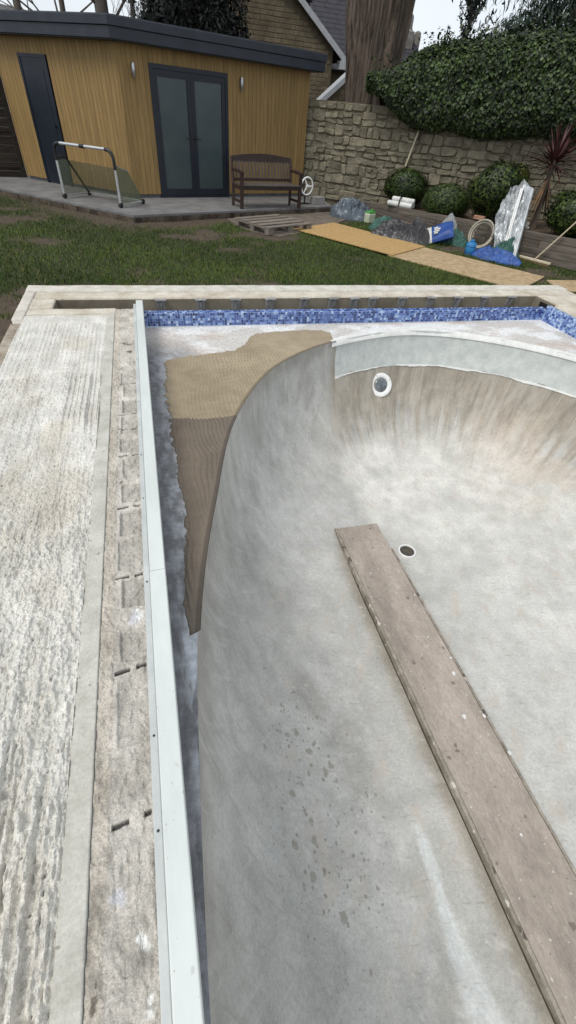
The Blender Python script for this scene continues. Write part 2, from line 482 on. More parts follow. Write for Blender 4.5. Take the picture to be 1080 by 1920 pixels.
m_white = mat('white_bargeboard', L(168, 172, 176), L(186, 188, 190), 6, 0.6, 0.05)
m_chimney = mat('chimney_stone', L(112, 108, 104), L(146, 142, 136), 6, 0.95, 0.3)
m_fence = mat('dark_fence_board', L(36, 31, 25), L(58, 50, 42), 4, 0.95, 0.4, stretch=(1, 1, 8), rnd=0.15)
m_alu = mat('silver_tube', L(190, 192, 192), L(208, 210, 210), 8, 0.35, 0.03, metal=0.55, fine=0.04)
m_net = mat('goal_net', L(96, 102, 82), L(120, 126, 100), 60, 0.8, 0.0, trans=0.35)
m_sheet = mat('silver_foil_sheet', L(140, 144, 146), L(196, 200, 202), 6, 0.34, 0.4, 20, 0.01, metal=0.25, fine=0.08)
m_tarp = mat('grey_plastic_sheet', L(58, 66, 76), L(104, 114, 124), 5, 0.25, 0.4, 20, 0.01, fine=0.1)
m_sack = mat('black_sack', L(34, 34, 37), L(64, 62, 64), 5, 0.35, 0.4, 20, 0.01, fine=0.1)
m_teal = mat('teal_sheet', L(34, 74, 66), L(52, 96, 84), 6, 0.55, 0.3, 20, 0.01)
m_blue = mat('blue_sheet', L(24, 58, 120), L(44, 88, 158), 6, 0.5, 0.3, 20, 0.01)
m_bagblue = mat('blue_bag_print', L(26, 62, 128), L(36, 76, 146), 6, 0.5, 0.2, 20, 0.006)
m_bagwhite = mat('white_bag', L(196, 198, 194), L(220, 221, 216), 6, 0.6, 0.2, 20, 0.006)
m_clear = mat('clear_plastic', L(170, 176, 178), L(190, 194, 196), 6, 0.3, 0.3, 20, 0.01, trans=0.45)
m_hose = mat('beige_hose', L(150, 144, 128), L(182, 176, 160), 6, 0.5, 0.05)
m_drum = mat('blue_drum', L(40, 116, 170), L(56, 136, 190), 6, 0.45, 0.05)
m_can = mat('natural_jerrycan', L(178, 184, 158), L(200, 204, 180), 6, 0.5, 0.05)
m_green = mat('green_cap', L(62, 140, 60), L(78, 160, 76), 6, 0.5, 0.0)
m_pole = mat('pale_wood_pole', L(190, 176, 148), L(214, 202, 178), 8, 0.7, 0.1, stretch=(5, 5, 0.5))
m_brick = mat('red_brick', L(142, 104, 84), L(178, 140, 118), 12, 0.95, 0.3)
m_rubble = mat('grey_rubble', L(120, 118, 114), L(158, 156, 150), 12, 0.95, 0.4)
m_cord = mat('purple_leaf', L(44, 18, 20), L(84, 40, 38), 5, 0.5, 0.05, rnd=0.35)
m_dead = mat('dead_leaf', L(92, 68, 46), L(136, 106, 76), 6, 0.8, 0.1, rnd=0.25)
m_hill = mat('wooded_hillside', L(74, 74, 74), L(100, 101, 102), 0.35, 1.0, 0.6, 1.5, 0.6, fine=0.2)  # grey holds the distance haze in the colour
m_block = mat('concrete_block', L(128, 126, 122), L(150, 148, 144), 12, 0.95, 0.3)

# ------------------------------------------------------------------ layout constants (metres)
Z_LAWN = -0.13
Z_LEDGE = -0.22
Z_FLOOR = -1.47
X_L = -0.115                     # face of the pool wall under the rail
X_R = 5.06
def y_far(x): return 5.0 - 0.0135 * (x + 0.11)      # face of the tiled far wall

# ------------------------------------------------------------------ ground
gx = np.concatenate([[-600, -120, -40, -15], np.linspace(-8, 12, 161), [15, 40, 120, 600]])
gy = np.concatenate([[-600, -100, -30], np.linspace(-6, 14, 161), [17, 40, 120, 1500]])
X, Y = np.meshgrid(gx, gy)
inpool = (X > -1.25) & (X < 5.85) & (Y > -4.9) & (Y < 5.62)
Z = np.full_like(X, Z_LAWN) + (fbm(X * 1.3, Y * 1.3, 3, 2) - 0.5) * 0.03
keep = ~inpool
def soil_amount(x, y):
    n = fbm(x * 1.2, y * 1.2, 4, 9)
    s = sst(0.52, 0.7, n + 0.45 * sst(2.0, 0.4, -x - 0.4) * 0 + 0.40 * sst(1.3, 0.0, y - 5.5) * sst(0.6, -1.6, x) )
    # trodden strip in front of the patio
    dl = (y - 9.94) * 0.91 - (x + 0.13) * 0.41
    dl2 = np.where(x < -0.13, (y - 9.94) * 0.68 + (x + 0.13) * 0.73, dl)
    s = np.maximum(s, sst(-0.9, -0.25, dl2 + (n - 0.5) * 0.9))
    s = np.maximum(s, sst(-1.2, -2.0, x) * sst(7.0, 5.4, y) * sst(0.38, 0.6, n + 0.12))
    return np.clip(s, 0, 1)
S = soil_amount(X, Y)[..., None]
gc = np.array(L(54, 58, 32)[:3]); sc_ = np.array(L(78, 66, 54)[:3])
C = gc * (1 - S) + sc_ * S
me = mesh_np('ground', np.stack([X, Y, Z], -1).reshape(-1, 3), grid_faces(len(gy), len(gx), keep), C.reshape(-1, 3))
struct(link('ground', me, m_ground))

# ------------------------------------------------------------------ pool deck (left), raked screed
def deck_grid(name, x0, x1, y0, y1, dx, dy, fn, m, ys=None):
    xs = np.arange(x0, x1 + dx * 0.5, dx); ys = np.arange(y0, y1 + dy * 0.5, dy) if ys is None else ys
    X, Y = np.meshgrid(xs, ys)
    Z, C = fn(X, Y)
    # skirt so that the sheet has thickness
    Zs = Z.copy()
    Xp = np.pad(X, 1, mode='edge'); Yp = np.pad(Y, 1, mode='edge'); Zp = np.pad(Zs, 1, constant_values=-0.30)
    Cp = np.pad(C, ((1, 1), (1, 1), (0, 0)), mode='edge')
    me = mesh_np(name, np.stack([Xp, Yp, Zp], -1).reshape(-1, 3), grid_faces(len(ys) + 2, len(xs) + 2), Cp.reshape(-1, 3), smooth=name not in ('deck_screed', 'coping_bed'))
    return struct(link(name, me, m))

def fn_screed(X, Y):
    near = sst(2.4, 1.5, Y); midz = sst(3.5, 3.35, Y) * (1 - near); far = sst(4.6, 4.45, Y)
    wx = X + 0.030 * (fbm(X * 1.5, Y * 1.1, 2, 3) - 0.5) + 0.006 * (fbm(X * 8, Y * 7, 2, 4) - 0.5)
    bat = np.floor(Y / 1.3 + 0.25 * fbm(X * 4, Y * 0.2, 2, 7)) * 7.3            # each pass of the rake starts afresh
    s1 = 1 - np.abs(2 * vn(wx * 36 + bat, Y * 0.9 + bat, 5) - 1)                   # uneven raked ridges
    s2 = 1 - np.abs(2 * vn(wx * 74 + bat * 2, Y * 2.0, 6) - 1)
    patch = sst(0.34, 0.52, fbm(X * 2.2 + 5, Y * 0.9, 3, 12))
    crumb = sst(0.36, 0.64, fbm(X * 78, Y * 48, 2, 13)) - 0.5
    grit = sst(0.62, 0.72, vn(X * 120, Y * 85, 14))
    rag = fbm(X * 70, Y * 30, 2, 16) - 0.5
    fld = vn(wx * 33 + bat, Y * 0.6 + bat, 5) + (0.22 + 0.25 * near) * rag
    fld2 = vn(wx * 62 + bat * 2, Y * 1.0, 6) + 0.3 * rag
    comb = 0.5 + 0.5 * np.cos(2 * PI * wx / 0.036) + (0.35 + 0.4 * near) * rag
    rid = sst(0.44, 0.58, fld) * (0.7 + 0.5 * np.clip(fld - 0.5, 0, 1)) + sst(0.5, 0.7, fld2) * 0.4 + sst(0.4, 0.8, comb) * 0.6 * patch
    h = (0.005 * far + 0.009 * midz + 0.0135 * near) * rid * (0.45 + 0.6 * patch)
    h += crumb * (0.0018 + 0.0048 * near + 0.0008 * midz) + grit * (0.001 + 0.003 * near + 0.0005 * midz)
    h += 0.008 * near * sst(0.56, 0.64, fbm(X * 30, Y * 9, 3, 22)) + 0.004 * midz * sst(0.56, 0.64, fbm(X * 34, Y * 12, 3, 23))
    h += (fbm(X * 4, Y * 4, 3, 8) - 0.5) * 0.008
    pit = sst(0.84, 0.90, fbm(X * 60, Y * 55, 2, 21))
    h -= pit * 0.008
    # smooth cross joints where one batch of screed met the next
    for yy in (3.42, 2.12):
        j = np.exp(-((Y - yy - 0.03 * np.sin(X * 9)) / 0.012) ** 2)
        h -= j * 0.005
    c0 = np.array(L(196, 193, 184)[:3]); c1 = np.array(L(226, 224, 217)[:3]); c2 = np.array(L(192, 184, 169)[:3])
    t = np.clip(0.45 + (fbm(X * 20, Y * 5, 3, 19) - 0.5) * 0.8 + (fbm(X * 6, Y * 3, 4, 15) - 0.5) * 0.9, 0, 1)[..., None]
    C = c0 * (1 - t) + c1 * t
    b = (sst(0.5, 0.75, fbm(X * 3, Y * 2, 4, 17)) * 0.55)[..., None]
    C = C * (1 - b) + c2 * b
    C = C * (1 - 0.3 * pit[..., None])
    return h - 0.004, C
deck_grid('deck_screed', -1.188, -0.449, -0.7, 4.76, 0.0037, 0.0066, fn_screed, m_screed, np.concatenate([np.arange(-0.7, 2.2, 0.0045), np.arange(2.2, 4.76, 0.0075)]))

# ------------------------------------------------------------------ coping bed with old brick pockets
POCK = [(3.44, 3.27), (3.23, 3.05), (3.00, 2.83), (2.78, 2.56), (2.50, 2.35), (2.28, 2.09), (2.04, 1.88), (1.81, 1.63), (1.59, 1.40), (1.345, 1.19), (1.09, 0.935), (0.86, 0.62)]
SLITS = [3.26, 2.81, 2.63, 2.317, 1.844, 1.364, 0.905, 0.409]
def fn_bed(X, Y):
    h = (sst(0.3, 0.7, fbm(X * 60, Y * 45, 2, 31)) - 0.5) * 0.006 + (fbm(X * 9, Y * 5, 3, 32) - 0.5) * 0.007
    c0 = np.array(L(166, 161, 152)[:3]); c1 = np.array(L(198, 193, 184)[:3]); cg = np.array(L(158, 155, 148)[:3])
    warm = np.array(L(184, 172, 154)[:3])
    t = np.clip(fbm(X * 14, Y * 8, 4, 33) * 2.2 - 0.6, 0, 1)[..., None]
    far = sst(0.4, 2.6, Y)[..., None]
    C = (c0 * (1 - t) + c1 * t) * (0.94 + 0.16 * far)
    # gritty left margin
    mg = sst(-0.318, -0.332, X + (fbm(X * 20, Y * 14, 2, 35) - 0.5) * 0.02)
    h += mg * (0.003 + (fbm(X * 70, Y * 50, 3, 36) - 0.5) * 0.012)
    C = C * (1 - 0.35 * mg[..., None]) + warm * 0.35 * mg[..., None]
    jit = (fbm(X * 25, Y * 25, 2, 34) - 0.5) * 0.008
    for k, (a, b) in enumerate(POCK):
        f = 0.55 + 0.45 * ((k * 7) % 5) / 4
        if k == 11: f = 0.35
        xm = -0.312 + 0.006 * ((k * 3) % 4)
        ins = sst(0, 0.010, X + jit - xm) * sst(0, 0.012, Y + jit - b) * sst(0, 0.012, a - Y + jit)
        h -= 0.015 * ins * f
        C = C * (1 - 0.55 * f * ins[..., None]) + cg * 0.55 * f * ins[..., None]
        edge = np.exp(-((X + jit - xm) / 0.006) ** 2) * ((Y > b) & (Y < a))
        h += edge * 0.004
    for k, yy in enumerate(SLITS):
        wd = 0.006 if yy > 1 else 0.007
        yc = yy + 0.10 * (X + 0.25) * (1.0 if yy > 1 else 1.4)
        s = np.exp(-((Y - yc) / wd) ** 4) * ((X > -0.318) & (X < -0.202)) * (np.abs(X + 0.25) > 0.012)
        if yy < 0.5: s = s * (np.abs(X + 0.245) > 0.022)
        if k in (1, 2, 0): s = s * 0.6
        h -= 0.014 * s
        C = C * (1 - 0.88 * s[..., None])
    # mortar gouges near the viewer
    gz = sst(0.35, 0.30, Y) * sst(0.02, 0.1, Y) * sst(-0.32, -0.30, X)
    h += gz * 0.010 * (np.abs(2 * vn((X + 0.05 * (Y - 0.2)) * 48, Y * 3.0, 38) - 1) - 0.5)
    # drips of white paint, dark clots
    for (px, py, pr, wh) in ((-0.236, 0.138, 0.016, 1), (-0.228, 0.125, 0.013, 1), (-0.221, 0.020, 0.008, 1), (-0.2225, -0.002, 0.008, 1), (-0.30, 0.235, 0.022, 2), (-0.35, 0.058, 0.010, 0), (-0.354, 0.04, 0.006, 0),
                             (-0.24, 1.135, 0.03, 2), (-0.215, 1.15, 0.022, 1), (-0.285, 4.03, 0.03, 0), (-0.25, 4.0, 0.022, 0), (-0.25, 3.86, 0.03, 0), (-0.30, 2.06, 0.012, 0)):
        r2 = np.sqrt((X - px) ** 2 + ((Y - py) * 0.8) ** 2) + (fbm(X * 60, Y * 60, 2, 41) - 0.5) * pr * 1.4
        s = sst(pr, pr * 0.55, r2)[..., None]
        tgt = np.array(L(236, 236, 232)[:3]) if wh == 1 else (np.array(L(196, 196, 200)[:3]) if wh == 2 else np.array(L(96, 88, 78)[:3]))
        C = C * (1 - s * 0.85) + tgt * s * 0.85
    dk = sst(0.60, 0.8, fbm(X * 22, Y * 12, 4, 43)) * sst(1.3, 0.3, Y) * 0.35
    C = C * (1 - dk[..., None])
    return h - 0.006, C
deck_grid('coping_bed', -0.372, X_L - 0.004, -1.3, 4.92, 0.0035, 0.0045, fn_bed, m_bed)

def fn_strip(X, Y):
    h = (fbm(X * 10, Y * 6, 3, 51) - 0.5) * 0.005
    j = np.exp(-((Y - 1.86) / 0.004) ** 2) + np.exp(-((Y - 0.33) / 0.005) ** 2) + np.exp(-((Y - 0.72) / 0.004) ** 2)
    h -= 0.002 * j
    C = np.ones(X.shape + (3,))
    return h + 0.002, C
o = deck_grid('mortar_strip', -0.447, -0.374, -1.3, 4.78, 0.006, 0.012, fn_strip, m_strip)

# plain borders of the deck and the far beam with its trench
def fn_plain(seed, z):
    def f(X, Y):
        return z + (fbm(X * 5, Y * 5, 3, seed) - 0.5) * 0.010 + (fbm(X * 30, Y * 30, 2, seed + 1) - 0.5) * 0.004, np.ones(X.shape + (3,))
    return f
deck_grid('deck_border', -1.188, -0.374, 4.785, 4.955, 0.02, 0.02, fn_plain(60, -0.004), m_kerb)
deck_grid('deck_corner', -1.188, -0.968, 4.958, 5.268, 0.02, 0.02, fn_plain(62, -0.006), m_kerb)
deck_grid('far_beam', -1.188, 5.85, 5.272, 5.478, 0.02, 0.02, fn_plain(64, -0.008), m_kerb)
deck_grid('far_kerb', -1.285, 5.86, 5.482, 5.685, 0.02, 0.02, fn_plain(66, 0.004), m_kerb_out)
deck_grid('left_kerb_end', -1.285, -1.192, 4.66, 5.478, 0.02, 0.02, fn_plain(68, -0.002), m_kerb_out)
deck_grid('left_kerb', -1.300, -1.192, -1.3, 4.655, 0.02, 0.03, fn_plain(70, -0.035), m_kerb_old)
deck_grid('right_deck', 5.155, 5.85, -4.9, 5.268, 0.03, 0.04, fn_plain(72, -0.004), m_kerb)
t = MB()
t.box(-0.98, 5.17, 4.94, 5.272, -0.42, -0.40)
t.box(-0.99, -0.967, 4.95, 5.272, -0.42, -0.020)
t.box(-0.967, 5.16, 5.262, 5.290, -0.42, -0.022)
t.box(-0.967, X_L, 4.935, 4.953, -0.42, -0.022)
t.box(5.12, 5.153, 4.9, 5.262, -0.42, -0.020)
struct(t.build('cover_trench', m_trench))
# rough plaster drips over the trench edge
# ------------------------------------------------------------------ swimming pool
pool = thing('swimming_pool', 'drained pool with bare grey plaster bowl and shallow ledge round the rim', 'swimming pool', (2.5, 0, Z_LEDGE))
def pl(V):                       # world -> pool-local
    V = np.array(V, float); V[:, 0] -= 2.5; V[:, 2] -= Z_LEDGE
    return V

RIM = [(-0.108, -1.6), (-0.105, -0.5), (-0.095, -0.06), (-0.06, 0.462), (0.007, 1.128), (0.093, 1.577), (0.202, 1.996), (0.493, 2.96), (0.952, 3.757), (1.379, 4.16), (1.901, 4.455),
       (2.742, 4.690), (3.30, 4.640), (3.76, 4.46), (4.25, 4.14), (4.66, 3.72), (4.90, 3.1), (4.98, 2.2), (5.0, 1.0), (5.0, -1.5), (4.95, -3.0), (4.5, -4.1), (2.5, -4.55), (0.5, -4.1), (-0.06, -3.0)]
def catmull(pts, per=40):
    P = np.array(pts); n = len(P); out = []
    for i in range(n):
        p0, p1, p2, p3 = P[i - 1], P[i], P[(i + 1) % n], P[(i + 2) % n]
        d0 = np.linalg.norm(p1 - p0) ** .5; d1 = np.linalg.norm(p2 - p1) ** .5; d2 = np.linalg.norm(p3 - p2) ** .5
        m1 = (p1 - p0) / d0 - (p2 - p0) / (d0 + d1) + (p2 - p1) / d1
        m2 = (p2 - p1) / d1 - (p3 - p1) / (d1 + d2) + (p3 - p2) / d2
        m1 *= d1; m2 *= d1
        t = np.linspace(0, 1, per, endpoint=False)[:, None]
        out.append((2 * t ** 3 - 3 * t ** 2 + 1) * p1 + (t ** 3 - 2 * t ** 2 + t) * m1 + (-2 * t ** 3 + 3 * t ** 2) * p2 + (t ** 3 - t ** 2) * m2)
    return np.concatenate(out)
rim = catmull(RIM)
seg = np.linalg.norm(np.roll(rim, -1, 0) - rim, axis=1)
arc = np.concatenate([[0], np.cumsum(seg)])
NR = 1200
sA = np.linspace(0, arc[-1], NR + 1)
rimc = np.concatenate([rim, rim[:1]])
rx = np.interp(sA, arc, rimc[:, 0]); ry = np.interp(sA, arc, rimc[:, 1])
AX, AY0, AY1 = 2.45, -2.0, 2.1
qx = np.full_like(rx, AX); qy = np.clip(ry, AY0, AY1)
dd = np.hypot(qx - rx, qy - ry)
ux, uy = (qx - rx) / dd, (qy - ry) / dd
D = Z_LEDGE - Z_FLOOR
endw = sst(1.2, 4.2, ry)
aa = np.minimum(1.25 + 0.30 * endw, dd * 0.93)
NE = 2.15
def depth(s, a):
    t = np.clip(s / a, 0, 1)
    return D * (1 - (1 - t) ** NE) ** (1 / NE)
NW, NF = 120, 50
tw = np.linspace(0, 1, NW) ** 1.9
tf = np.linspace(0, 1, NF + 1)[1:]
Sg = np.concatenate([tw[:, None] * aa[None, :], aa[None, :] + tf[:, None] * (dd - aa)[None, :]], 0)
Xb = rx[None] + ux[None] * Sg
Yb = ry[None] + uy[None] * Sg
Zb = Z_LEDGE - depth(Sg, aa[None])
Zb = Zb + (fbm(Xb * 2.2 + Zb, Yb * 2.2 + Zb, 3, 80) - 0.5) * 0.022 * sst(0, 0.15, Sg)
arcg = np.broadcast_to(sA[None], Xb.shape)
# plaster colours: old trowel work, dark smears, rust, lime and painted board shadow
def cc(*a): return np.array(L(*a)[:3])
def blend(C, c, wgt):
    w_ = np.clip(wgt, 0, 1)[..., None]
    return C * (1 - w_) + c * w_
dz = Z_LEDGE - Zb
C = np.zeros(Xb.shape + (3,)) + cc(169, 168, 163)
wallw = sst(1.02, 0.55, dz)
sw = fbm(arcg * 3.2 + dz * 2.0, dz * 2.2 - arcg * 1.4, 4, 82)
C = blend(C, cc(156, 154, 149), sst(0.45, 0.62, sw) * 0.5 * sst(1.25, 0.8, dz))
C = blend(C, cc(186, 185, 180), sst(0.52, 0.66, fbm(Xb * 1.1, Yb * 1.1, 4, 83)) * 0.55)
C = blend(C, cc(196, 195, 189), sst(1.6, 3.0, Xb) * sst(0.95, 1.2, dz) * 0.75)
bx0 = 1.86 + 0.05 * (vn(dz * 4, dz * 0, 3) - 0.5)
bw = sst(bx0 - 0.05 - 0.2 * sst(0.3, 0.9, dz), bx0 + 0.06 + 0.2 * sst(0.3, 0.9, dz), Xb - uy[None] * 0) * sst(2.0, 3.2, Yb)
streak = fbm(arcg * 16, dz * 2.2, 4, 84)
C = blend(C, cc(142, 134, 121), bw * sst(1.12, 0.75, dz + (streak - 0.5) * 0.7) * 0.9)
C = blend(C, cc(204, 202, 196), bw * sst(0.95, 1.12, dz) * sst(0.4, 0.6, fbm(Xb * 2, Yb * 2, 4, 87)) * 0.8)
C = blend(C, cc(182, 166, 150), sst(2.9, 4.2, Xb) * sst(2.2, 3.0, Yb) * sst(0.62, 0.95, dz) * sst(0.40, 0.62, fbm(Xb * 2.4, Yb * 2.4 + Zb, 4, 88)) * 0.45)
# old grey repair left of the back wall: pale vertical trowel strokes
lw = sst(0.6, 1.0, Xb) * sst(1.88, 1.80, Xb) * sst(2.2, 3.0, Yb)
C = blend(C, cc(174, 174, 171), lw * sst(0.35, 0.6, fbm(arcg * 7, dz * 1.0, 3, 89)) * 0.7)
C = blend(C, cc(138, 134, 126), lw * sst(0.22, 0.05, dz + (streak - 0.5) * 0.2) * 0.6)
# darker smear beside the rim on the long side
lf = sst(1.6, 0.9, Xb) * sst(2.4, 1.6, Yb)
C = blend(C, cc(136, 130, 120), lf * sst(0.42, 0.05, dz + (sw - 0.5) * 0.2) * 0.4)
C = blend(C, cc(140, 138, 130), lf * sst(0.5, 0.68, fbm(Xb * 3.2, Yb * 1.7, 5, 90)) * 0.5)
C = blend(C, cc(152, 151, 145), sst(1.1, 0.5, Xb) * sst(0.5, -0.2, Yb) * 0.5)
# lime wash scraped along the board
lx = 1.10 + 0.03 * np.sin(Yb * 5) - 0.02 * Yb
lime = np.exp(-((Xb - lx + 0.05 * (fbm(Xb * 14, Yb * 7, 3, 94) - 0.5)) / (0.03 + 0.05 * sst(0.3, -0.5, Yb))) ** 6) * sst(0.45, 0.2, Yb + (fbm(Xb * 9, Yb * 5, 3, 91) - 0.5) * 0.4)
C = blend(C, cc(200, 204, 202), lime * 0.6)
C = blend(C, cc(140, 129, 112), np.exp(-((Xb - 1.43 + 0.018 * (2.73 - Yb)) / 0.055) ** 2) * sst(2.75, 2.2, Yb) * (0.25 + 0.6 * fbm(Xb * 7, Yb * 3, 3, 93)))  # brown grime with the board's shadow painted in along its left side
C = C * (0.93 + 0.14 * fbm(Xb * 9, Yb * 9 + Zb * 5, 3, 92))[..., None]
spot = np.exp(-(((Xb - 0.60) / 0.34) ** 2 + ((Yb - 0.62) / 0.70) ** 2)) * 1.15
spot = np.clip(spot * 1.1 + 0.35 * np.exp(-(((Xb - 0.5) / 0.3) ** 2 + ((Yb - 0.1) / 0.3) ** 2)), 0, 1) * sst(0.6, 0.9, dz)
Vb = pl(np.stack([Xb, Yb, Zb], -1).reshape(-1, 3))
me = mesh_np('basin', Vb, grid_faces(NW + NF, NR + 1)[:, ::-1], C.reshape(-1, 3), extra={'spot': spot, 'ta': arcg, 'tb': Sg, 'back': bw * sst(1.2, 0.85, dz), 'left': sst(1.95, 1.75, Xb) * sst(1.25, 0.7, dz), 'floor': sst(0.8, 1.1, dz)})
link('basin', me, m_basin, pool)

# ledge between the rim and the walls
NL = 26
def out_hit(px, py):
    """where the line from the middle of the bowl through the rim point meets the wall"""
    cx = 2.45; cy = np.clip(py, AY0, 3.2)
    vx, vy = px - cx, py - cy
    t1 = np.where(vx < 0, (X_L - cx) / np.minimum(vx, -1e-6), (X_R - cx) / np.maximum(vx, 1e-6))
    yf = y_far(px) + 0.004
    t2 = np.where(vy > 1e-6, (yf - cy) / np.maximum(vy, 1e-6), np.where(vy < -1e-6, (-4.8 - cy) / np.minimum(vy, -1e-6), 1e9))
    t = np.minimum(t1, t2)
    return cx + vx * t, cy + vy * t
hx, hy = out_hit(rx, ry)
tl = np.linspace(0, 1, NL)[:, None]
Xl = rx[None] * (1 - tl) + hx[None] * tl
Yl = ry[None] * (1 - tl) + hy[None] * tl
Zl = np.full_like(Xl, Z_LEDGE) + (fbm(Xl * 6, Yl * 6, 3, 95) - 0.5) * 0.006 * (tl > 0)
C = np.zeros(Xl.shape + (3,)) + cc(198, 194, 188)
n1 = fbm(Xl * 3, Yl * 5, 4, 96)
C = blend(C, cc(224, 224, 222), sst(0.42, 0.6, n1))
C = blend(C, cc(190, 176, 164), sst(0.56, 0.72, fbm(Xl * 2.2, Yl * 3.2, 4, 97)) * 0.7)
left = sst(0.45, 0.10, Xl + (fbm(Xl * 4, Yl * 4, 3, 98) - 0.5) * 0.3) * sst(4.75, 4.1, Yl)
C = blend(C, cc(134, 133, 132), left)
C = blend(C, cc(188, 190, 193), left * 0.75 * sst(0.38, 0.68, fbm(Xl * 40, Yl * 14, 3, 99)))
C = blend(C, cc(98, 99, 102), left * sst(0.0, -0.10, Xl) * 0.5)  # painted shade: ledge darkens towards the wall under the rail
C = blend(C, cc(214, 218, 222), left * sst(-0.09, -0.03, Xl) * sst(1.5, 1.0, Yl) * sst(0.42, 0.58, fbm(Xl * 30, Yl * 7, 3, 100)) * 0.85)
me = mesh_np('ledge', pl(np.stack([Xl, Yl, Zl], -1).reshape(-1, 3)), grid_faces(NL, NR + 1), C.reshape(-1, 3))
link('ledge', me, m_ledge, pool)

# side wall under the rail (no tiles yet)
ys = np.linspace(-4.8, 4.99, 500); zs = np.linspace(-0.012, Z_LEDGE - 0.01, 14)
Yw, Zw = np.meshgrid(ys, zs)
Xw = X_L + (fbm(Yw * 9, Zw * 20, 3, 101) - 0.5) * 0.006
C = np.zeros(Yw.shape + (3,)) + cc(120, 121, 123)
C = blend(C, cc(150, 153, 158), sst(0.5, 0.66, fbm(Yw * 3, Zw * 24, 4, 102)))
C = blend(C, cc(184, 194, 206), sst(0.58, 0.7, fbm(Yw * 8, Zw * 14 + 4, 4, 103)) * sst(-0.08, -0.2, Zw))
me = mesh_np('side_wall', pl(np.stack([Xw, Yw, Zw], -1).reshape(-1, 3)), grid_faces(14, 500)[:, ::-1], C.reshape(-1, 3))
link('side_wall', me, m_ledge, pool, )

# combed adhesive on the ledge
def pip(poly, X, Y):
    P = np.array(poly); n = len(P); ins = np.zeros(X.shape, bool); dmin = np.full(X.shape, 9.0)
    for i in range(n):
        x1, y1 = P[i]; x2, y2 = P[(i + 1) % n]
        c = ((y1 > Y) != (y2 > Y)) & (X < (x2 - x1) * (Y - y1) / (y2 - y1 + 1e-12) + x1)
        ins ^= c
        ex, ey = x2 - x1, y2 - y1
        t = np.clip(((X - x1) * ex + (Y - y1) * ey) / (ex * ex + ey * ey + 1e-12), 0, 1)
        dmin = np.minimum(dmin, np.hypot(X - x1 - t * ex, Y - y1 - t * ey))
    return ins, dmin
rim_f = [(x, y) for x, y in zip(rx, ry)]
def rim_between(ya, yb):
    sel = [(x + 0.013 * a_, y + 0.013 * b_) for (x, y), a_, b_ in zip(rim_f, ux, uy) if x < 2.0 and ya <= y <= yb]
    return sorted(sel, key=lambda p: p[1])
up_poly = [(0.03, 3.06), (0.015, 3.2), (0.0, 3.45), (0.01, 3.65), (0.045, 3.85), (0.03, 4.02), (0.05, 4.13), (0.23, 4.2), (0.45, 4.24), (0.75, 4.31), (0.88, 4.45), (0.98, 4.66), (1.06, 4.73), (1.3, 4.775), (1.57, 4.80), (1.8, 4.78), (1.93, 4.70), (1.90, 4.56)] + rim_between(3.03, 4.46)[::-1] + [(0.45, 3.02), (0.3, 3.00), (0.15, 3.03)]
lo_poly = [(-0.03, 1.13), (-0.045, 1.25), (-0.03, 1.5), (0.005, 1.75), (0.025, 2.0), (0.01, 2.3), (0.02, 2.55), (0.0, 2.8), (0.012, 3.07), (0.15, 3.06), (0.3, 3.04), (0.45, 3.05)] + rim_between(1.14, 3.05)[::-1]
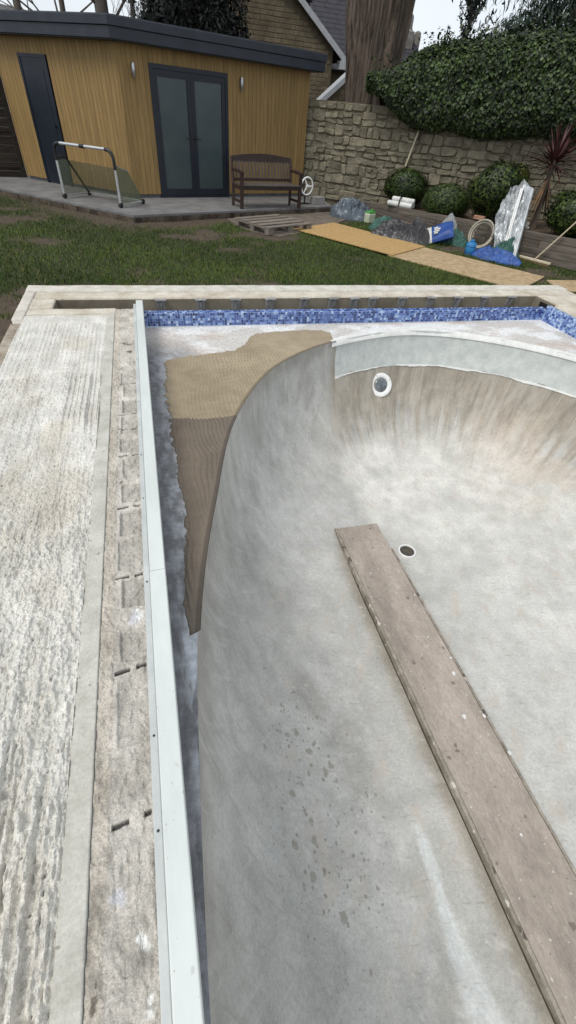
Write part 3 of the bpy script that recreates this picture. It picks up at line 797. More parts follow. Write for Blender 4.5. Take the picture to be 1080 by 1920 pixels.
def adhesive(name, poly, x0, x1, y0, y1, step, cA, cB, thick, label, seed, upper):
    xs = np.arange(x0, x1, step); ys = np.arange(y0, y1, step)
    X, Y = np.meshgrid(xs, ys)
    jx = (fbm(X * 22, Y * 22, 3, seed) - 0.5) * 0.05 * sst(0.45, 0.1, X - Y * 0.0) if not upper else (fbm(X * 18, Y * 18, 3, seed) - 0.5) * 0.05
    ins, dm = pip(poly, X, Y)
    # rim distance keeps the edge over the bowl clean
    rimd = np.full(X.shape, 9.0)
    sd_ = np.arange(0, arc[-1], 0.008)
    for (ax, ay) in zip(np.interp(sd_, arc, rimc[:, 0]), np.interp(sd_, arc, rimc[:, 1])):
        if ax < 2.1 and ay > 0.9:
            rimd = np.minimum(rimd, np.hypot(X - ax, Y - ay))
    inner = np.where(ins, dm, -dm) + jx * sst(0.03, 0.10, rimd)
    # clean cut along the bowl: pull the outermost vertices onto the outline
    snap = (inner < 0) & (inner > -1.5 * step) & (rimd < 0.04)
    PP = np.array(poly); bx_, by_ = X.copy(), Y.copy(); best = np.full(X.shape, 9.0)
    for i in range(len(PP)):
        x1, y1 = PP[i]; x2, y2 = PP[(i + 1) % len(PP)]
        ex, ey = x2 - x1, y2 - y1
        t_ = np.clip(((X[snap] - x1) * ex + (Y[snap] - y1) * ey) / (ex * ex + ey * ey + 1e-12), 0, 1)
        nx_, ny_ = x1 + t_ * ex, y1 + t_ * ey
        d_ = np.hypot(X[snap] - nx_, Y[snap] - ny_)
        bt = best[snap]; up_ = d_ < bt
        bb = bx_[snap]; bb[up_] = nx_[up_]; bx_[snap] = bb
        bb = by_[snap]; bb[up_] = ny_[up_]; by_[snap] = bb
        bt[up_] = d_[up_]; best[snap] = bt
    X = np.where(snap, bx_, X); Y = np.where(snap, by_, Y)
    keep = (inner > -0.0075) | snap
    wv = fbm(X * 3.0, Y * 4.0, 3, seed + 2)
    u = X / 0.033 + (wv - 0.5) * 3.0 + (0.16 if upper else 0.10) * np.sin(Y * (95 if upper else 26) + 9 * fbm(X * 4, Y * 2, 2, seed + 3))
    comb = (0.5 + 0.5 * np.cos(2 * PI * u)) ** 1.6
    fade = sst(0.0, 0.05, rimd)
    if upper: fade = fade * sst(1.35, 0.95, X + (Y - 4.4) * 0.4)
    else: fade = fade * sst(0.01, 0.06, rimd)
    h = np.maximum(sst(-0.001, 0.014, inner), sst(0.05, 0.03, rimd) * 0.9) * thick + comb * (0.0065 if upper else 0.0085) * (0.6 + 0.8 * fbm(X * 5, Y * 3, 2, seed + 7)) * fade * sst(0.0, 0.03, inner)
    Z = Z_LEDGE - 0.004 + np.where(snap, 0.0, h) + thick * 0.6 * snap - 0.03 * sst(0.0, -0.0075, inner) * (~snap)
    C = np.zeros(X.shape + (3,)) + cc(*cA)
    C = blend(C, cc(*cB), fbm(X * 2.5, Y * 2.5, 3, seed + 5) * 1.6 - 0.4)
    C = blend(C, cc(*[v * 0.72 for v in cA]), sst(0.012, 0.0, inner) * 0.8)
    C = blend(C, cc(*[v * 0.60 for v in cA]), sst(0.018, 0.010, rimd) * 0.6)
    q = grid_faces(len(ys), len(xs), keep)
    V = pl(np.stack([X, Y, Z], -1).reshape(-1, 3)); Cf = C.reshape(-1, 3)
    used = np.unique(q); remap = np.full(len(V), -1); remap[used] = np.arange(len(used))
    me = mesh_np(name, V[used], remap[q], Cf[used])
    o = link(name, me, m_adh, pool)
    o['label'] = label
    return o
adhesive('adhesive_bed', up_poly, -0.06, 2.0, 2.95, 4.86, 0.006, (146, 132, 108), (164, 150, 126), 0.010, 'pale tan combed adhesive in the far left corner of the ledge', 110, True)
adhesive('adhesive_bed', lo_poly, -0.12, 0.60, 1.08, 3.12, 0.005, (104, 94, 82), (118, 106, 92), 0.007, 'dark wet combed adhesive on the ledge beside the rail', 120, False)

# fresh plaster band below the rim of the far end
def wall_strip(name, i0, i1, d0, d1, off, m, ragged=0.0, seed=130):
    idx = np.arange(i0, i1); nv = 16
    tt = np.linspace(0, 1, nv)[:, None]
    low = d1 + ragged * (fbm(sA[idx] * 5, sA[idx] * 0, 4, seed) - 0.5)
    dzv = d0 + tt * (low[None] - d0)
    a = aa[idx][None]
    s = a * (1 - (1 - (np.clip(dzv, 0, D) / D) ** NE) ** (1 / NE))
    # normal of the profile, pointing into the bowl
    ds = 1e-3
    k = (depth(s + ds, a) - depth(s, a)) / ds
    nh = k / np.sqrt(1 + k * k); nvz = 1 / np.sqrt(1 + k * k)
    edge = np.minimum(sst(0, 0.06, tt), sst(1, 0.92, tt))
    o_ = off * (0.25 + 0.75 * edge) + (fbm(sA[idx][None] * 14 + tt * 0, dzv * 14, 3, seed + 1) - 0.5) * off * 0.5
    fade_ = sst(0, 10, np.arange(len(idx)))[None]
    o_ = np.maximum(o_ * fade_, 0.0015 + 0.003 * fade_)
    sX = rx[idx][None] + ux[idx][None] * (s + nh * o_); sY = ry[idx][None] + uy[idx][None] * (s + nh * o_); sZ = Z_LEDGE - dzv + nvz * o_ * 0.4
    me = mesh_np(name, pl(np.stack([sX, sY, sZ], -1).reshape(-1, 3)), grid_faces(nv, len(idx))[:, ::-1])
    return link(name, me, m, pool)
far_idx = np.where((rx > 1.9) & (ry > 3.0))[0]
i0 = far_idx.min()
i1 = np.where((rx > 4.7) & (ry > 2.0))[0].max()
b = wall_strip('plaster_band', i0, i1, 0.0, 0.40, 0.009, m_plaster, 0.05)
b['label'] = 'fresh pale plaster band curving along the top of the far bowl wall'
wall_strip('plaster_smear', i0, i1, 0.392, 0.412, 0.010, m_white_smear, 0.07, 140)
# feathered white line of plaster on the ledge along the rim
idx = np.arange(i0 - 4, i1); nv = 6
tt = np.linspace(0, 1, nv)[:, None]
wdt = 0.05 + 0.10 * fbm(sA[idx] * 3, sA[idx] * 0 + 3, 4, 150)[None]
sX = rx[idx][None] - ux[idx][None] * tt * wdt + ux[idx][None] * 0.02; sY = ry[idx][None] - uy[idx][None] * tt * wdt + uy[idx][None] * 0.02
sZ = Z_LEDGE + 0.010 - 0.010 * tt ** 2 - 0.06 * (tt < 0.01) + 0 * sX
me = mesh_np('rim_fillet', pl(np.stack([sX, sY, sZ], -1).reshape(-1, 3)), grid_faces(nv, len(idx)))
link('rim_fillet', me, m_white_smear, pool)

# tiled waterline walls
TILE_COLS = [cc(*c) for c in ((48, 64, 118), (66, 88, 146), (92, 116, 170), (126, 150, 192), (160, 180, 208), (42, 54, 98), (80, 102, 158), (108, 132, 180))]
def tiles(name, cells, parent, p=(.15, .17, .17, .12, .08, .08, .13, .10)):
    """cells: list of (centre, u, v, n) ; one thin box each"""
    n = len(cells)
    h = 0.0122
    V = np.zeros((n, 8, 3)); C = np.zeros((n, 8, 3))
    r = np.random.RandomState(77)
    for i, (c, u, v, nn) in enumerate(cells):
        c = np.array(c); u = np.array(u); v = np.array(v); nn = np.array(nn)
        k = 0
        th = 0.0035 + r.rand() * 0.0012
        for zz, s in ((0.0, 1.0), (th, 0.93)):
            for a, b in ((-1, -1), (1, -1), (1, 1), (-1, 1)):
                V[i, k] = c + u * a * h * s + v * b * h * s + nn * zz
                k += 1
        C[i] = TILE_COLS[r.choice(8, p=p)] * r.uniform(1.05, 1.3)
    base = np.arange(n)[:, None, None] * 8
    F = np.array([[4, 5, 6, 7], [0, 1, 5, 4], [1, 2, 6, 5], [2, 3, 7, 6], [3, 0, 4, 7]])[None] + base
    me = mesh_np(name, V.reshape(-1, 3), F.reshape(-1, 4), C.reshape(-1, 3), smooth=False)
    o = link(name, me, m_tile, parent)
    o['kind'] = 'stuff'
    return o
PT = 0.0268
fw = MB()
def fy(x): return y_far(x)
xa, xb = X_L + 0.01, X_R + 0.01
Z_LIP = -0.082
V = [(xa, fy(xa), -0.42), (xb, fy(xb), -0.42), (xb, fy(xb) + 0.085, -0.42), (xa, fy(xa) + 0.085, -0.42),
     (xa, fy(xa), Z_LIP), (xb, fy(xb), Z_LIP), (xb, fy(xb) + 0.085, Z_LIP), (xa, fy(xa) + 0.085, Z_LIP)]
fw.add(pl(V), [(0, 3, 2, 1), (4, 5, 6, 7), (0, 1, 5, 4), (1, 2, 6, 5), (2, 3, 7, 6), (3, 0, 4, 7)])
fwo = fw.build('tile_wall', m_grout, pool)
cells = []
off = np.array([2.5, 0, Z_LEDGE])
uu = np.array([1, -0.0135, 0.0]); uu /= np.linalg.norm(uu)
nfar = int((xb - xa) / PT)
for i in range(nfar):
    x = xa + PT * (i + 0.5)
    for j in range(5):
        cells.append((np.array([x, fy(x), Z_LIP - PT * (j + 0.5) + 0.001]) - off, uu, np.array([0, 0, 1.0]), np.array([0, -1.0, 0])))
    for j in range(3):
        cells.append((np.array([x, fy(x) + PT * (j + 0.5) + 0.002, Z_LIP]) - off, uu, np.array([0, 1.0, 0]), np.array([0, 0, 1.0])))
tiles('mosaic_tiles', cells, fwo)
rw = MB()
Z_LR = -0.035
rw.box(X_R - 2.5, X_R + 0.05 - 2.5, -4.8, fy(X_R) - 0.002, -0.42 - Z_LEDGE, Z_LR - Z_LEDGE)
rwo = rw.build('tile_wall', m_grout, pool)
cells = []
ys_ = fy(X_R) - 0.004
for i in range(150):
    y = ys_ - PT * (i + 0.5)
    for j in range(7):
        cells.append((np.array([X_R, y, Z_LR - PT * (j + 0.5)]) - off, np.array([0, 1.0, 0]), np.array([0, 0, 1.0]), np.array([-1.0, 0, 0])))
    cells.append((np.array([X_R + PT * 0.6, y, Z_LR]) - off, np.array([0, 1.0, 0]), np.array([1.0, 0, 0]), np.array([0, 0, 1.0])))
tiles('mosaic_tiles', cells, rwo, (.08, .10, .15, .22, .24, .05, .06, .10))  # paler mix puts the grazing sky reflection into the tile colours
gsk = MB().box(5.112 - 2.5, 5.150 - 2.5, -4.8, 5.13, -0.42 - Z_LEDGE, -0.045 - Z_LEDGE)
gsk.build('expansion_gap', m_dark, pool)

# pool light in the far wall
ii = int(np.argmin(np.hypot(rx - 2.62, (ry - 4.68)) + (ry < 3) * 9))
dzl = 0.60
sl = aa[ii] * (1 - (1 - (dzl / D) ** NE) ** (1 / NE))
kk = (depth(sl + 1e-3, aa[ii]) - depth(sl, aa[ii])) / 1e-3
nrm = Vector((ux[ii] * kk, uy[ii] * kk, 1.0)).normalized()
pos = Vector((rx[ii] + ux[ii] * sl, ry[ii] + uy[ii] * sl, Z_LEDGE - dzl)) + nrm * 0.004 - Vector((2.5, 0, Z_LEDGE))
Mx = Matrix.Translation(pos) @ nrm.to_track_quat('Z', 'Y').to_matrix().to_4x4()
bz = MB().lathe([(0.148, -0.03), (0.148, 0.010), (0.140, 0.020), (0.110, 0.026), (0.098, 0.020), (0.088, 0.010), (0.086, -0.03)], 40, Mx).build('pool_light', m_whiteplastic, pool, smooth=True)
MB().lathe([(0.088, -0.01), (0.086, 0.008), (0.07, 0.018), (0.045, 0.026), (0.012, 0.029)], 32, Mx).build('lens', m_lens, bz, smooth=True)
for a in range(4):
    t_ = a * PI / 2 + 0.5
    MB().lathe([(0.007, 0.015), (0.007, 0.027), (0.004, 0.029)], 8, Mx @ Matrix.Translation((0.124 * math.cos(t_), 0.124 * math.sin(t_), 0))).build('screw', m_steel, bz)
# floor drain
dp = Vector((2.078 + 0.01 - 2.5, 2.37, Z_FLOOR - Z_LEDGE))
Md = Matrix.Translation(dp)
dr = MB().lathe([(0.086, -0.03), (0.086, 0.016), (0.080, 0.021), (0.072, 0.018), (0.070, -0.012), (0.069, -0.03)], 36, Md).build('floor_drain', m_whiteplastic, pool, smooth=True)
MB().lathe([(0.0705, -0.03), (0.0705, 0.006), (0.06, 0.003), (0.02, 0.002)], 32, Md).build('drain_cup', m_hole, dr, smooth=True)

# ------------------------------------------------------------------ white rail along the pool edge
rail = thing('edging_rail', 'long white painted box rail laid along the left pool edge', 'rail', (-0.15, 1.9, 0))
MB().box(-0.016, 0.052, -3.2, -0.571, -0.004, 0.050).build('box_section', m_rail, rail, bevel=0.004)
MB().box(-0.0155, 0.0515, -0.569, 3.115, -0.004, 0.0495).build('box_section', m_rail, rail, bevel=0.004)
MB().box(-0.043, -0.0175, -3.2, 3.045, -0.004, 0.036).build('flange', m_flange, rail, bevel=0.003)
for yy in (-1.55, -1.28, -0.62, -0.05, 0.35, 1.0, 1.7, 2.5):
    MB().lathe([(0.0042, 0.03), (0.0042, 0.0375), (0.002, 0.0385)], 8, Matrix.Translation((-0.03, yy, 0))).build('screw', m_dark, rail)

# ------------------------------------------------------------------ board on the pool floor
ROT = math.radians(1.0)
bd = thing('floor_board', 'long dusty brown board lying on the pool floor beside the drain', 'board', (1.69, 2.73, Z_FLOOR), -ROT)
xs = np.linspace(-0.212, 0.212, 30); ys = np.linspace(-5.4, 0.0, 220)
MB().box(-0.214, 0.214, -5.4, 0.0, 0.020, 0.085).build('panel', m_board, bd, bevel=0.004)
MB().box(-0.240, -0.2175, -5.4, 0.004, 0.030, 0.089).build('edge_trim', m_trim, bd, bevel=0.004)
MB().box(-0.234, 0.228, -5.4, -0.004, -0.01, 0.0285).build('under_batten', m_batten, bd)  # dark strip, paints the shadowed gap below the board
MB().box(0.2175, 0.236, -5.4, -0.35, 0.030, 0.087).build('edge_trim', m_trim, bd, bevel=0.004)
for (bx_, by_, s_) in ((0.155, -1.62, 0.014), (0.06, -1.92, 0.016), (0.205, -1.95, 0.012), (0.20, -1.5, 0.008), (0.03, -2.6, 0.009), (0.235, -2.2, 0.014), (0.11, -1.3, 0.006), (0.19, -0.9, 0.006), (-0.1, -0.6, 0.007)):
    pr = [(s_ * random.uniform(0.6, 1.1) * math.cos(a), s_ * 1.3 * random.uniform(0.6, 1.1) * math.sin(a)) for a in np.linspace(0, 2 * PI, 9)[:-1]]
    MB().prism([(bx_ + a, by_ + b) for a, b in pr], 0.0835, 0.0895).build('plaster_chip', m_white_smear, bd)

# ------------------------------------------------------------------ brackets in the trench
ordn = ['nearest the white rail', 'second from the white rail', 'third from the white rail', 'fourth from the white rail', 'fifth from the white rail', 'sixth from the white rail',
        'seventh from the rail, left of a close pair', 'eighth from the rail, right of a close pair', 'ninth from the white rail', 'fourth from the right tiled corner',
        'third from the right tiled corner', 'second from the right tiled corner', 'nearest the right tiled corner']
proto = None
for i, x in enumerate([0.087, 0.523, 0.923, 1.333, 1.753, 2.121, 2.403, 2.655, 3.063, 3.479, 3.878, 4.291, 4.71]):
    lab = 'grey metal bracket on trench wall, ' + ordn[i]
    if proto is None:
        proto = thing('metal_bracket', lab, 'bracket', (x, 5.259, -0.02), 0, 'brackets along the trench')
        MB().box(-0.062, 0.062, -0.05, 0.0, -0.004, 0.008).build('top_plate', m_bracket, proto)
        for s in (-1, 1):
            q = Matrix.Translation((s * 0.032, -0.012, 0)) @ Matrix.Rotation(0.22, 4, 'X')
            MB().box(-0.017, 0.017, -0.012, 0.010, -0.34, -0.006, q).build('upright', m_bracket, proto)
        MB().box(-0.012, 0.012, -0.03, -0.004, -0.3, -0.02, Matrix.Rotation(0.2, 4, 'X')).build('web', m_bracket, proto)
    else:
        o = copy_tree(proto); o.location.x = x; o['label'] = lab
        o.rotation_euler.z = random.uniform(-0.12, 0.12)


# ------------------------------------------------------------------ patio in front of the garden room
PF = [(-6.2, 15.55), (-2.76, 12.37), (-0.135, 9.94), (4.50, 12.02), (4.62, 13.4), (0.0, 16.0), (-5.0, 17.0)]
po = MB().prism(PF, -0.30, -0.045).build('patio', m_riser)
struct(po)
def inset(poly, d):
    c = Vector((sum(p[0] for p in poly) / len(poly), sum(p[1] for p in poly) / len(poly)))
    out = []
    n = len(poly)
    for i in range(n):
        a = Vector(poly[i - 1]); b = Vector(poly[i]); e = Vector(poly[(i + 1) % n])
        n1 = Vector((-(b - a).y, (b - a).x)).normalized(); n2 = Vector((-(e - b).y, (e - b).x)).normalized()
        if n1.dot(c - b) < 0: n1 = -n1
        if n2.dot(c - b) < 0: n2 = -n2
        m_ = (n1 + n2); m_ = m_ / max(m_.dot(n1), 0.2)
        out.append(tuple(b + m_ * d))
    return out
MB().prism(inset(PF, -0.012), -0.045, 0.0).build('paving', m_patio, po, bevel=0.006)
for i, (a, b) in enumerate(((PF[1], PF[2]), (PF[2], PF[3]))):          # rough blocks of the riser
    a = Vector(a); b = Vector(b); u = (b - a); Ln = u.length; u.normalize()
    k = 0.0
    while k < Ln - 0.1:
        wd = min(random.uniform(0.35, 0.6), Ln - k)
        nrm_ = Vector((u.y, -u.x))
        Mx = Matrix.Translation((a.x + u.x * k, a.y + u.y * k, 0)) @ Matrix.Rotation(math.atan2(u.y, u.x), 4, 'Z')
        MB().box(0.006, wd - 0.006, -random.uniform(0.004, 0.018), 0.03, -0.22, -0.048, Mx).build('riser_block', m_riser, po, bevel=0.008)
        k += wd

# ------------------------------------------------------------------ garden room
SA, SB, SC = Vector((-2.42, 13.95)), Vector((-0.08, 11.87)), Vector((4.08, 13.36))
SD, SE = Vector((3.3, 15.8)), Vector((-0.9, 16.3))
H = 2.30
shed = thing('garden_room', 'timber clad garden room with dark flat roof and glazed double doors', 'garden room', (SB.x, SB.y, 0))
def sl_(p): return (p.x - SB.x, p.y - SB.y)
core = [SA, SB, SC, SD, SE]
MB().prism([tuple(Vector(p)) for p in inset([sl_(p) for p in core], 0.03)], 0.03, H - 0.02).build('wall_core', m_cladgap, shed)
MB().prism([tuple(Vector(p)) for p in inset([sl_(p) for p in core], 0.02)], 0.0, 0.06).build('plinth', m_plinth, shed)
_bm = {}
def board_mesh(h):
    k = round(h, 3)
    if k not in _bm:
        _bm[k] = MB().box(0.0025, 0.0960, -0.022, 0.0, 0, k).mesh('cladding_board')
        _bm[k].materials.append(m_clad)
    return _bm[k]
def clad(a, b, openings, h):
    u = b - a; Ln = u.length; u = u / Ln; ang = math.atan2(u.y, u.x)
    n = int(Ln / 0.0985); pitch = Ln / n
    for i in range(n):
        x0 = i * pitch; xm = x0 + pitch / 2
        z0, top = 0.065, h
        for (o0, o1, oz0, oz1) in openings:
            if o0 - 0.03 < xm < o1 + 0.03:
                z0 = oz1
        o = link('cladding_board', board_mesh(top - z0), None, shed, (a.x + u.x * x0 - SB.x, a.y + u.y * x0 - SB.y, z0), ang)
        o.scale.x = pitch / 0.0985
# left face runs SA->SB, front face SB->SC
LL = (SB - SA).length; LF = (SC - SB).length
D0, D1 = 0.62, 1.38           # left door
F0, F1 = 0.60, 2.30           # double doors
clad(SA, SB, [(D0, D1, 0, 2.07)], H)
clad(SB, SC, [(F0, F1, 0, 2.09)], H)
for c_ in (SB, SC, SA):
    MB().box(-0.028, 0.028, -0.028, 0.028, 0.06, H - 0.01).build('corner_trim', m_clad, shed, loc=(c_.x - SB.x, c_.y - SB.y, 0), rz=math.radians(-10 if c_ is SB else 20))
uL = (SB - SA) / LL; uF = (SC - SB) / LF
def frame_m(a, u, x): return Matrix.Translation((a.x + u.x * x - SB.x, a.y + u.y * x - SB.y, 0)) @ Matrix.Rotation(math.atan2(u.y, u.x), 4, 'Z')
# left door
Mx = frame_m(SA, uL, D0)
w_ = D1 - D0
dro = MB().box(0.05, w_ - 0.05, -0.020, 0.02, 0.03, 2.02, Mx).build('door', m_frame, shed)
dro['label'] = 'plain dark door in the left side of the garden room'
MB().box(0.14, w_ - 0.14, -0.027, -0.0205, 0.25, 1.86, Mx).build('door_panel', m_frame, dro, bevel=0.004)
MB().box(w_ - 0.13, w_ - 0.10, -0.07, -0.021, 1.00, 1.03, Mx).build('handle', m_dark, dro)
fr = MB()
fr.box(0, 0.05, -0.032, 0.02, 0.0, 2.07, Mx); fr.box(w_ - 0.05, w_, -0.032, 0.02, 0.0, 2.07, Mx); fr.box(0.05, w_ - 0.05, -0.032, 0.02, 2.02, 2.07, Mx)
fr.build('door_frame', m_frame, shed)
# double doors
Mx = frame_m(SB, uF, F0)
w_ = F1 - F0
fr = MB()
fr.box(0, 0.06, -0.036, 0.02, 0.0, 2.09, Mx); fr.box(w_ - 0.06, w_, -0.036, 0.02, 0.0, 2.09, Mx); fr.box(0.06, w_ - 0.06, -0.036, 0.02, 2.02, 2.09, Mx); fr.box(0.06, w_ - 0.06, -0.036, 0.02, 0.0, 0.04, Mx)
fr.build('door_frame', m_frame, shed)
for k in range(2):
    x0 = 0.063 + k * (w_ / 2 - 0.063); x1 = x0 + w_ / 2 - 0.066
    lf_ = MB()
    lf_.box(x0, x0 + 0.085, -0.028, 0.012, 0.045, 2.015, Mx); lf_.box(x1 - 0.085, x1, -0.028, 0.012, 0.045, 2.015, Mx)
    lf_.box(x0 + 0.085, x1 - 0.085, -0.028, 0.012, 1.92, 2.015, Mx); lf_.box(x0 + 0.085, x1 - 0.085, -0.028, 0.012, 0.045, 0.16, Mx)
    leaf = lf_.build('door', m_frame, shed)
    MB().box(x0 + 0.083, x1 - 0.083, -0.012, 0.004, 0.158, 1.922, Mx).build('pane', m_pane, leaf)
    hx_ = x1 - 0.045 if k == 0 else x0 + 0.045
    hd = MB().box(hx_ - 0.016, hx_ + 0.016, -0.038, -0.0285, 0.88, 1.12, Mx)
    hd.tube([Mx @ Vector((hx_, -0.04, 1.03)), Mx @ Vector((hx_, -0.075, 1.03)), Mx @ Vector((hx_ + (-0.11 if k == 0 else 0.11), -0.078, 1.03))], 0.010, 6)
    hd.build('handle', m_dark, leaf)
# roof with stepped fascia
def roof_poly(d): return inset([sl_(p) for p in core], -d)
MB().prism(roof_poly(0.22), H, H + 0.035).build('soffit', m_fascia, shed)
ro = MB().prism(roof_poly(0.26), H + 0.012, H + 0.165).build('roof', m_fascia, shed, bevel=0.006)
MB().prism(roof_poly(0.285), H + 0.168, H + 0.29).build('fascia_cap', m_fascia, ro, bevel=0.006)
MB().prism(roof_poly(0.20), H + 0.27, H + 0.31).build('roof_membrane', m_roofskin, ro)
# wall lamps
for (x, lab) in ((0.28, 'slim steel wall lamp left of the glazed double doors'), (2.62, 'slim steel wall lamp right of the glazed double doors')):
    p = SB + uF * x
    lo_ = thing('wall_lamp', lab, 'lamp', (p.x, p.y, 1.96), math.atan2(uF.y, uF.x), 'lamps on the garden room')
    MB().box(-0.03, 0.03, -0.034, -0.0235, -0.05, 0.05).build('back_plate', m_steel, lo_)
    MB().lathe([(0.028, -0.10), (0.032, -0.095), (0.032, 0.095), (0.028, 0.10)], 14, Matrix.Translation((0, -0.075, 0))).build('shade', m_steel, lo_, smooth=True)
    MB().box(-0.01, 0.01, -0.05, -0.034, -0.015, 0.015).build('arm', m_steel, lo_)

# ------------------------------------------------------------------ fence left of the garden room
fe = thing('timber_fence', 'dark weathered board fence left of the garden room', 'fence', (-2.55, 14.15, -0.1), math.radians(197))
for k in range(3):
    x0 = k * 1.85
    MB().box(x0 - 0.05, x0 + 0.05, -0.05, 0.05, 0, 2.0).build('post', m_fence, fe)
    for j in range(12):
        MB().box(x0 + 0.055, x0 + 1.795, -0.012 - 0.006 * (j % 2), 0.012, 0.06 + j * 0.155, 0.06 + j * 0.155 + 0.15).build('fence_board', m_fence, fe)
    for zz in (0.28, 0.92, 1.5):
        MB().box(x0 + 0.052, x0 + 1.798, 0.02, 0.055, zz, zz + 0.05).build('fence_rail', m_fence, fe)

# ------------------------------------------------------------------ stone boundary wall
WA = Vector((4.05, 13.5)); WB = Vector((11.6, 7.6))
wu = (WB - WA).normalized(); wang = math.atan2(wu.y, wu.x)
wn = Vector((wu.y, -wu.x))                 # towards the lawn
wall = thing('stone_wall', 'old rubble stone garden wall half hidden under the hedge', 'wall', (WA.x, WA.y, -0.2), wang)
WLEN = (WB - WA).length
MB().box(0, WLEN, 0.03, 0.42, 0, 2.06).build('wall_core', m_mortar, wall)
rr = random.Random(3)
z = 0.22
nst = 0
extra = MB()
while z < 2.02:
    h = rr.choice((rr.uniform(0.09, 0.14), rr.uniform(0.15, 0.27)))
    if z + h > 1.96: h = 2.06 - z
    x = 0.0
    while x < WLEN:
        wd = rr.choice((rr.uniform(0.12, 0.24), rr.uniform(0.22, 0.42)))
        hh = h * rr.uniform(0.86, 1.0)
        x1 = min(x + wd, WLEN)
        if x1 - x > 0.07:
            parts_ = [(z, z + hh)]
            if h > 0.17 and rr.random() < 0.38:
                k_ = rr.uniform(0.35, 0.65); parts_ = [(z, z + hh * k_), (z + hh * k_, z + hh)]
            for zs0, zs1 in parts_:
                p = rr.uniform(-0.012, 0.016)
                jt = lambda: rr.uniform(-0.024, 0.024)
                gp = 0.003
                a = [(x + gp + jt(), zs0 + gp + jt()), (x1 - gp + jt(), zs0 + gp + jt()), (x1 - gp + jt(), zs1 - gp + jt()), (x + gp + jt(), zs1 - gp + jt())]
                cxm = sum(q[0] for q in a) / 4; czm = sum(q[1] for q in a) / 4
                # eight-sided outline, then a smaller front face
                o8 = []
                for k in range(4):
                    q0 = a[k]; q1 = a[(k + 1) % 4]
                    o8 += [(q0[0] * .88 + q1[0] * .12, q0[1] * .88 + q1[1] * .12), (q0[0] * .12 + q1[0] * .88, q0[1] * .12 + q1[1] * .88)]
                V = [(q[0], 0.04, q[1]) for q in o8] + [(q[0], 0.012 - p * 0.5, q[1]) for q in o8] + [(cxm + (q[0] - cxm) * 0.90, -0.004 - p + jt() * 0.5, czm + (q[1] - czm) * 0.87) for q in o8]
                F = [(8 * r_ + k, 8 * r_ + (k + 1) % 8, 8 * (r_ + 1) + (k + 1) % 8, 8 * (r_ + 1) + k) for r_ in range(2) for k in range(8)] + [tuple(range(16, 24))]
                if x < 6.6:
                    nst += 1
                    link('stone', mesh_from('stone', [(q[0] - cxm, q[1], q[2] - czm) for q in V], F, False), m_stone, wall, (cxm, 0, czm))
                else:
                    extra.add(V, F)
        x = x1
    z += h
eo = extra.build('stone', m_stone, wall); eo['kind'] = 'stuff'

def wpt(t, off, z): # along wall, towards the lawn, height
    p = WA + wu * t + wn * off
    return (p.x, p.y, z)

# ------------------------------------------------------------------ ivy hedge on the wall
r = np.random.RandomState(21)
hedge = thing('ivy_hedge', 'thick dark green ivy hedge bulging over the stone wall', 'hedge', wpt(5.0, 0.1, 1.4))
T0, T1 = 1.55, 9.3
def hed_top(t): return 2.42 + 0.50 * sst(1.6, 3.3, t) + 0.30 * sst(3.4, 6.0, t) + 0.16 * (fbm(t * 1.1, t * 0, 3, 200) - 0.5) * 2
def hed_bot(t): return 2.02 - 0.50 * sst(1.6, 2.9, t) + 0.10 * (fbm(t * 1.7, t * 0 + 3, 3, 201) - 0.5) * 2 + 0.10 * sst(4.5, 6.5, t)
def hed_off(t, z, tt): return (0.30 + 0.22 * sst(1.5, 2.6, t)) * np.sqrt(np.clip(1 - (2 * tt - 1.0) ** 4, 0, 1)) + 0.16 * (fbm(t * 1.6, z * 1.8, 3, 202) - 0.5)
def hed_pts(n, r):
    t = T0 + (T1 - T0) * r.rand(n)
    tt = r.rand(n)
    zb = hed_bot(t); zt = hed_top(t)
    z = zb + (zt - zb) * tt
    off = hed_off(t, z, tt)
    return t, tt, z, off
n = 56000
t, tt, z, off = hed_pts(n, r)
dep = r.rand(n) ** 1.6 * 0.24 + 0.10 * (fbm(t * 7, z * 7, 2, 206) - 0.5)
off = off - dep
P = np.stack([WA.x + wu.x * t + wn.x * off, WA.y + wu.y * t + wn.y * off, z], 1)
endk = sst(0.5, 0, t - T0)[:, None]
N_ = np.tile([wn.x, wn.y, 0.35], (n, 1)) + np.array([0, 0, 1.0]) * ((tt > 0.85) * 1.2 - (tt < 0.12) * 0.8)[:, None] - endk * np.array([wu.x, wu.y, 0])
# top and back of the hedge
n2 = 9000
t2 = T0 + (T1 - T0) * r.rand(n2); o2 = 0.35 - 1.15 * r.rand(n2)
z2 = hed_top(t2) - 0.25 * ((o2 + 0.2) / 0.75) ** 2 + (fbm(t2 * 3, o2 * 3, 3, 204) - 0.5) * 0.28 + r.normal(0, 0.03, n2)
P2 = np.stack([WA.x + wu.x * t2 + wn.x * o2, WA.y + wu.y * t2 + wn.y * o2, z2], 1)
N2 = np.tile([0, 0, 1.0], (n2, 1))
loc = np.array(hedge.location)
leaves('foliage', np.concatenate([P, P2]) - loc, np.concatenate([N_, N2]), 0.064, m_leaf, hedge, ((16, 28, 12), (74, 94, 46)), 0.5, 1.3, 31)
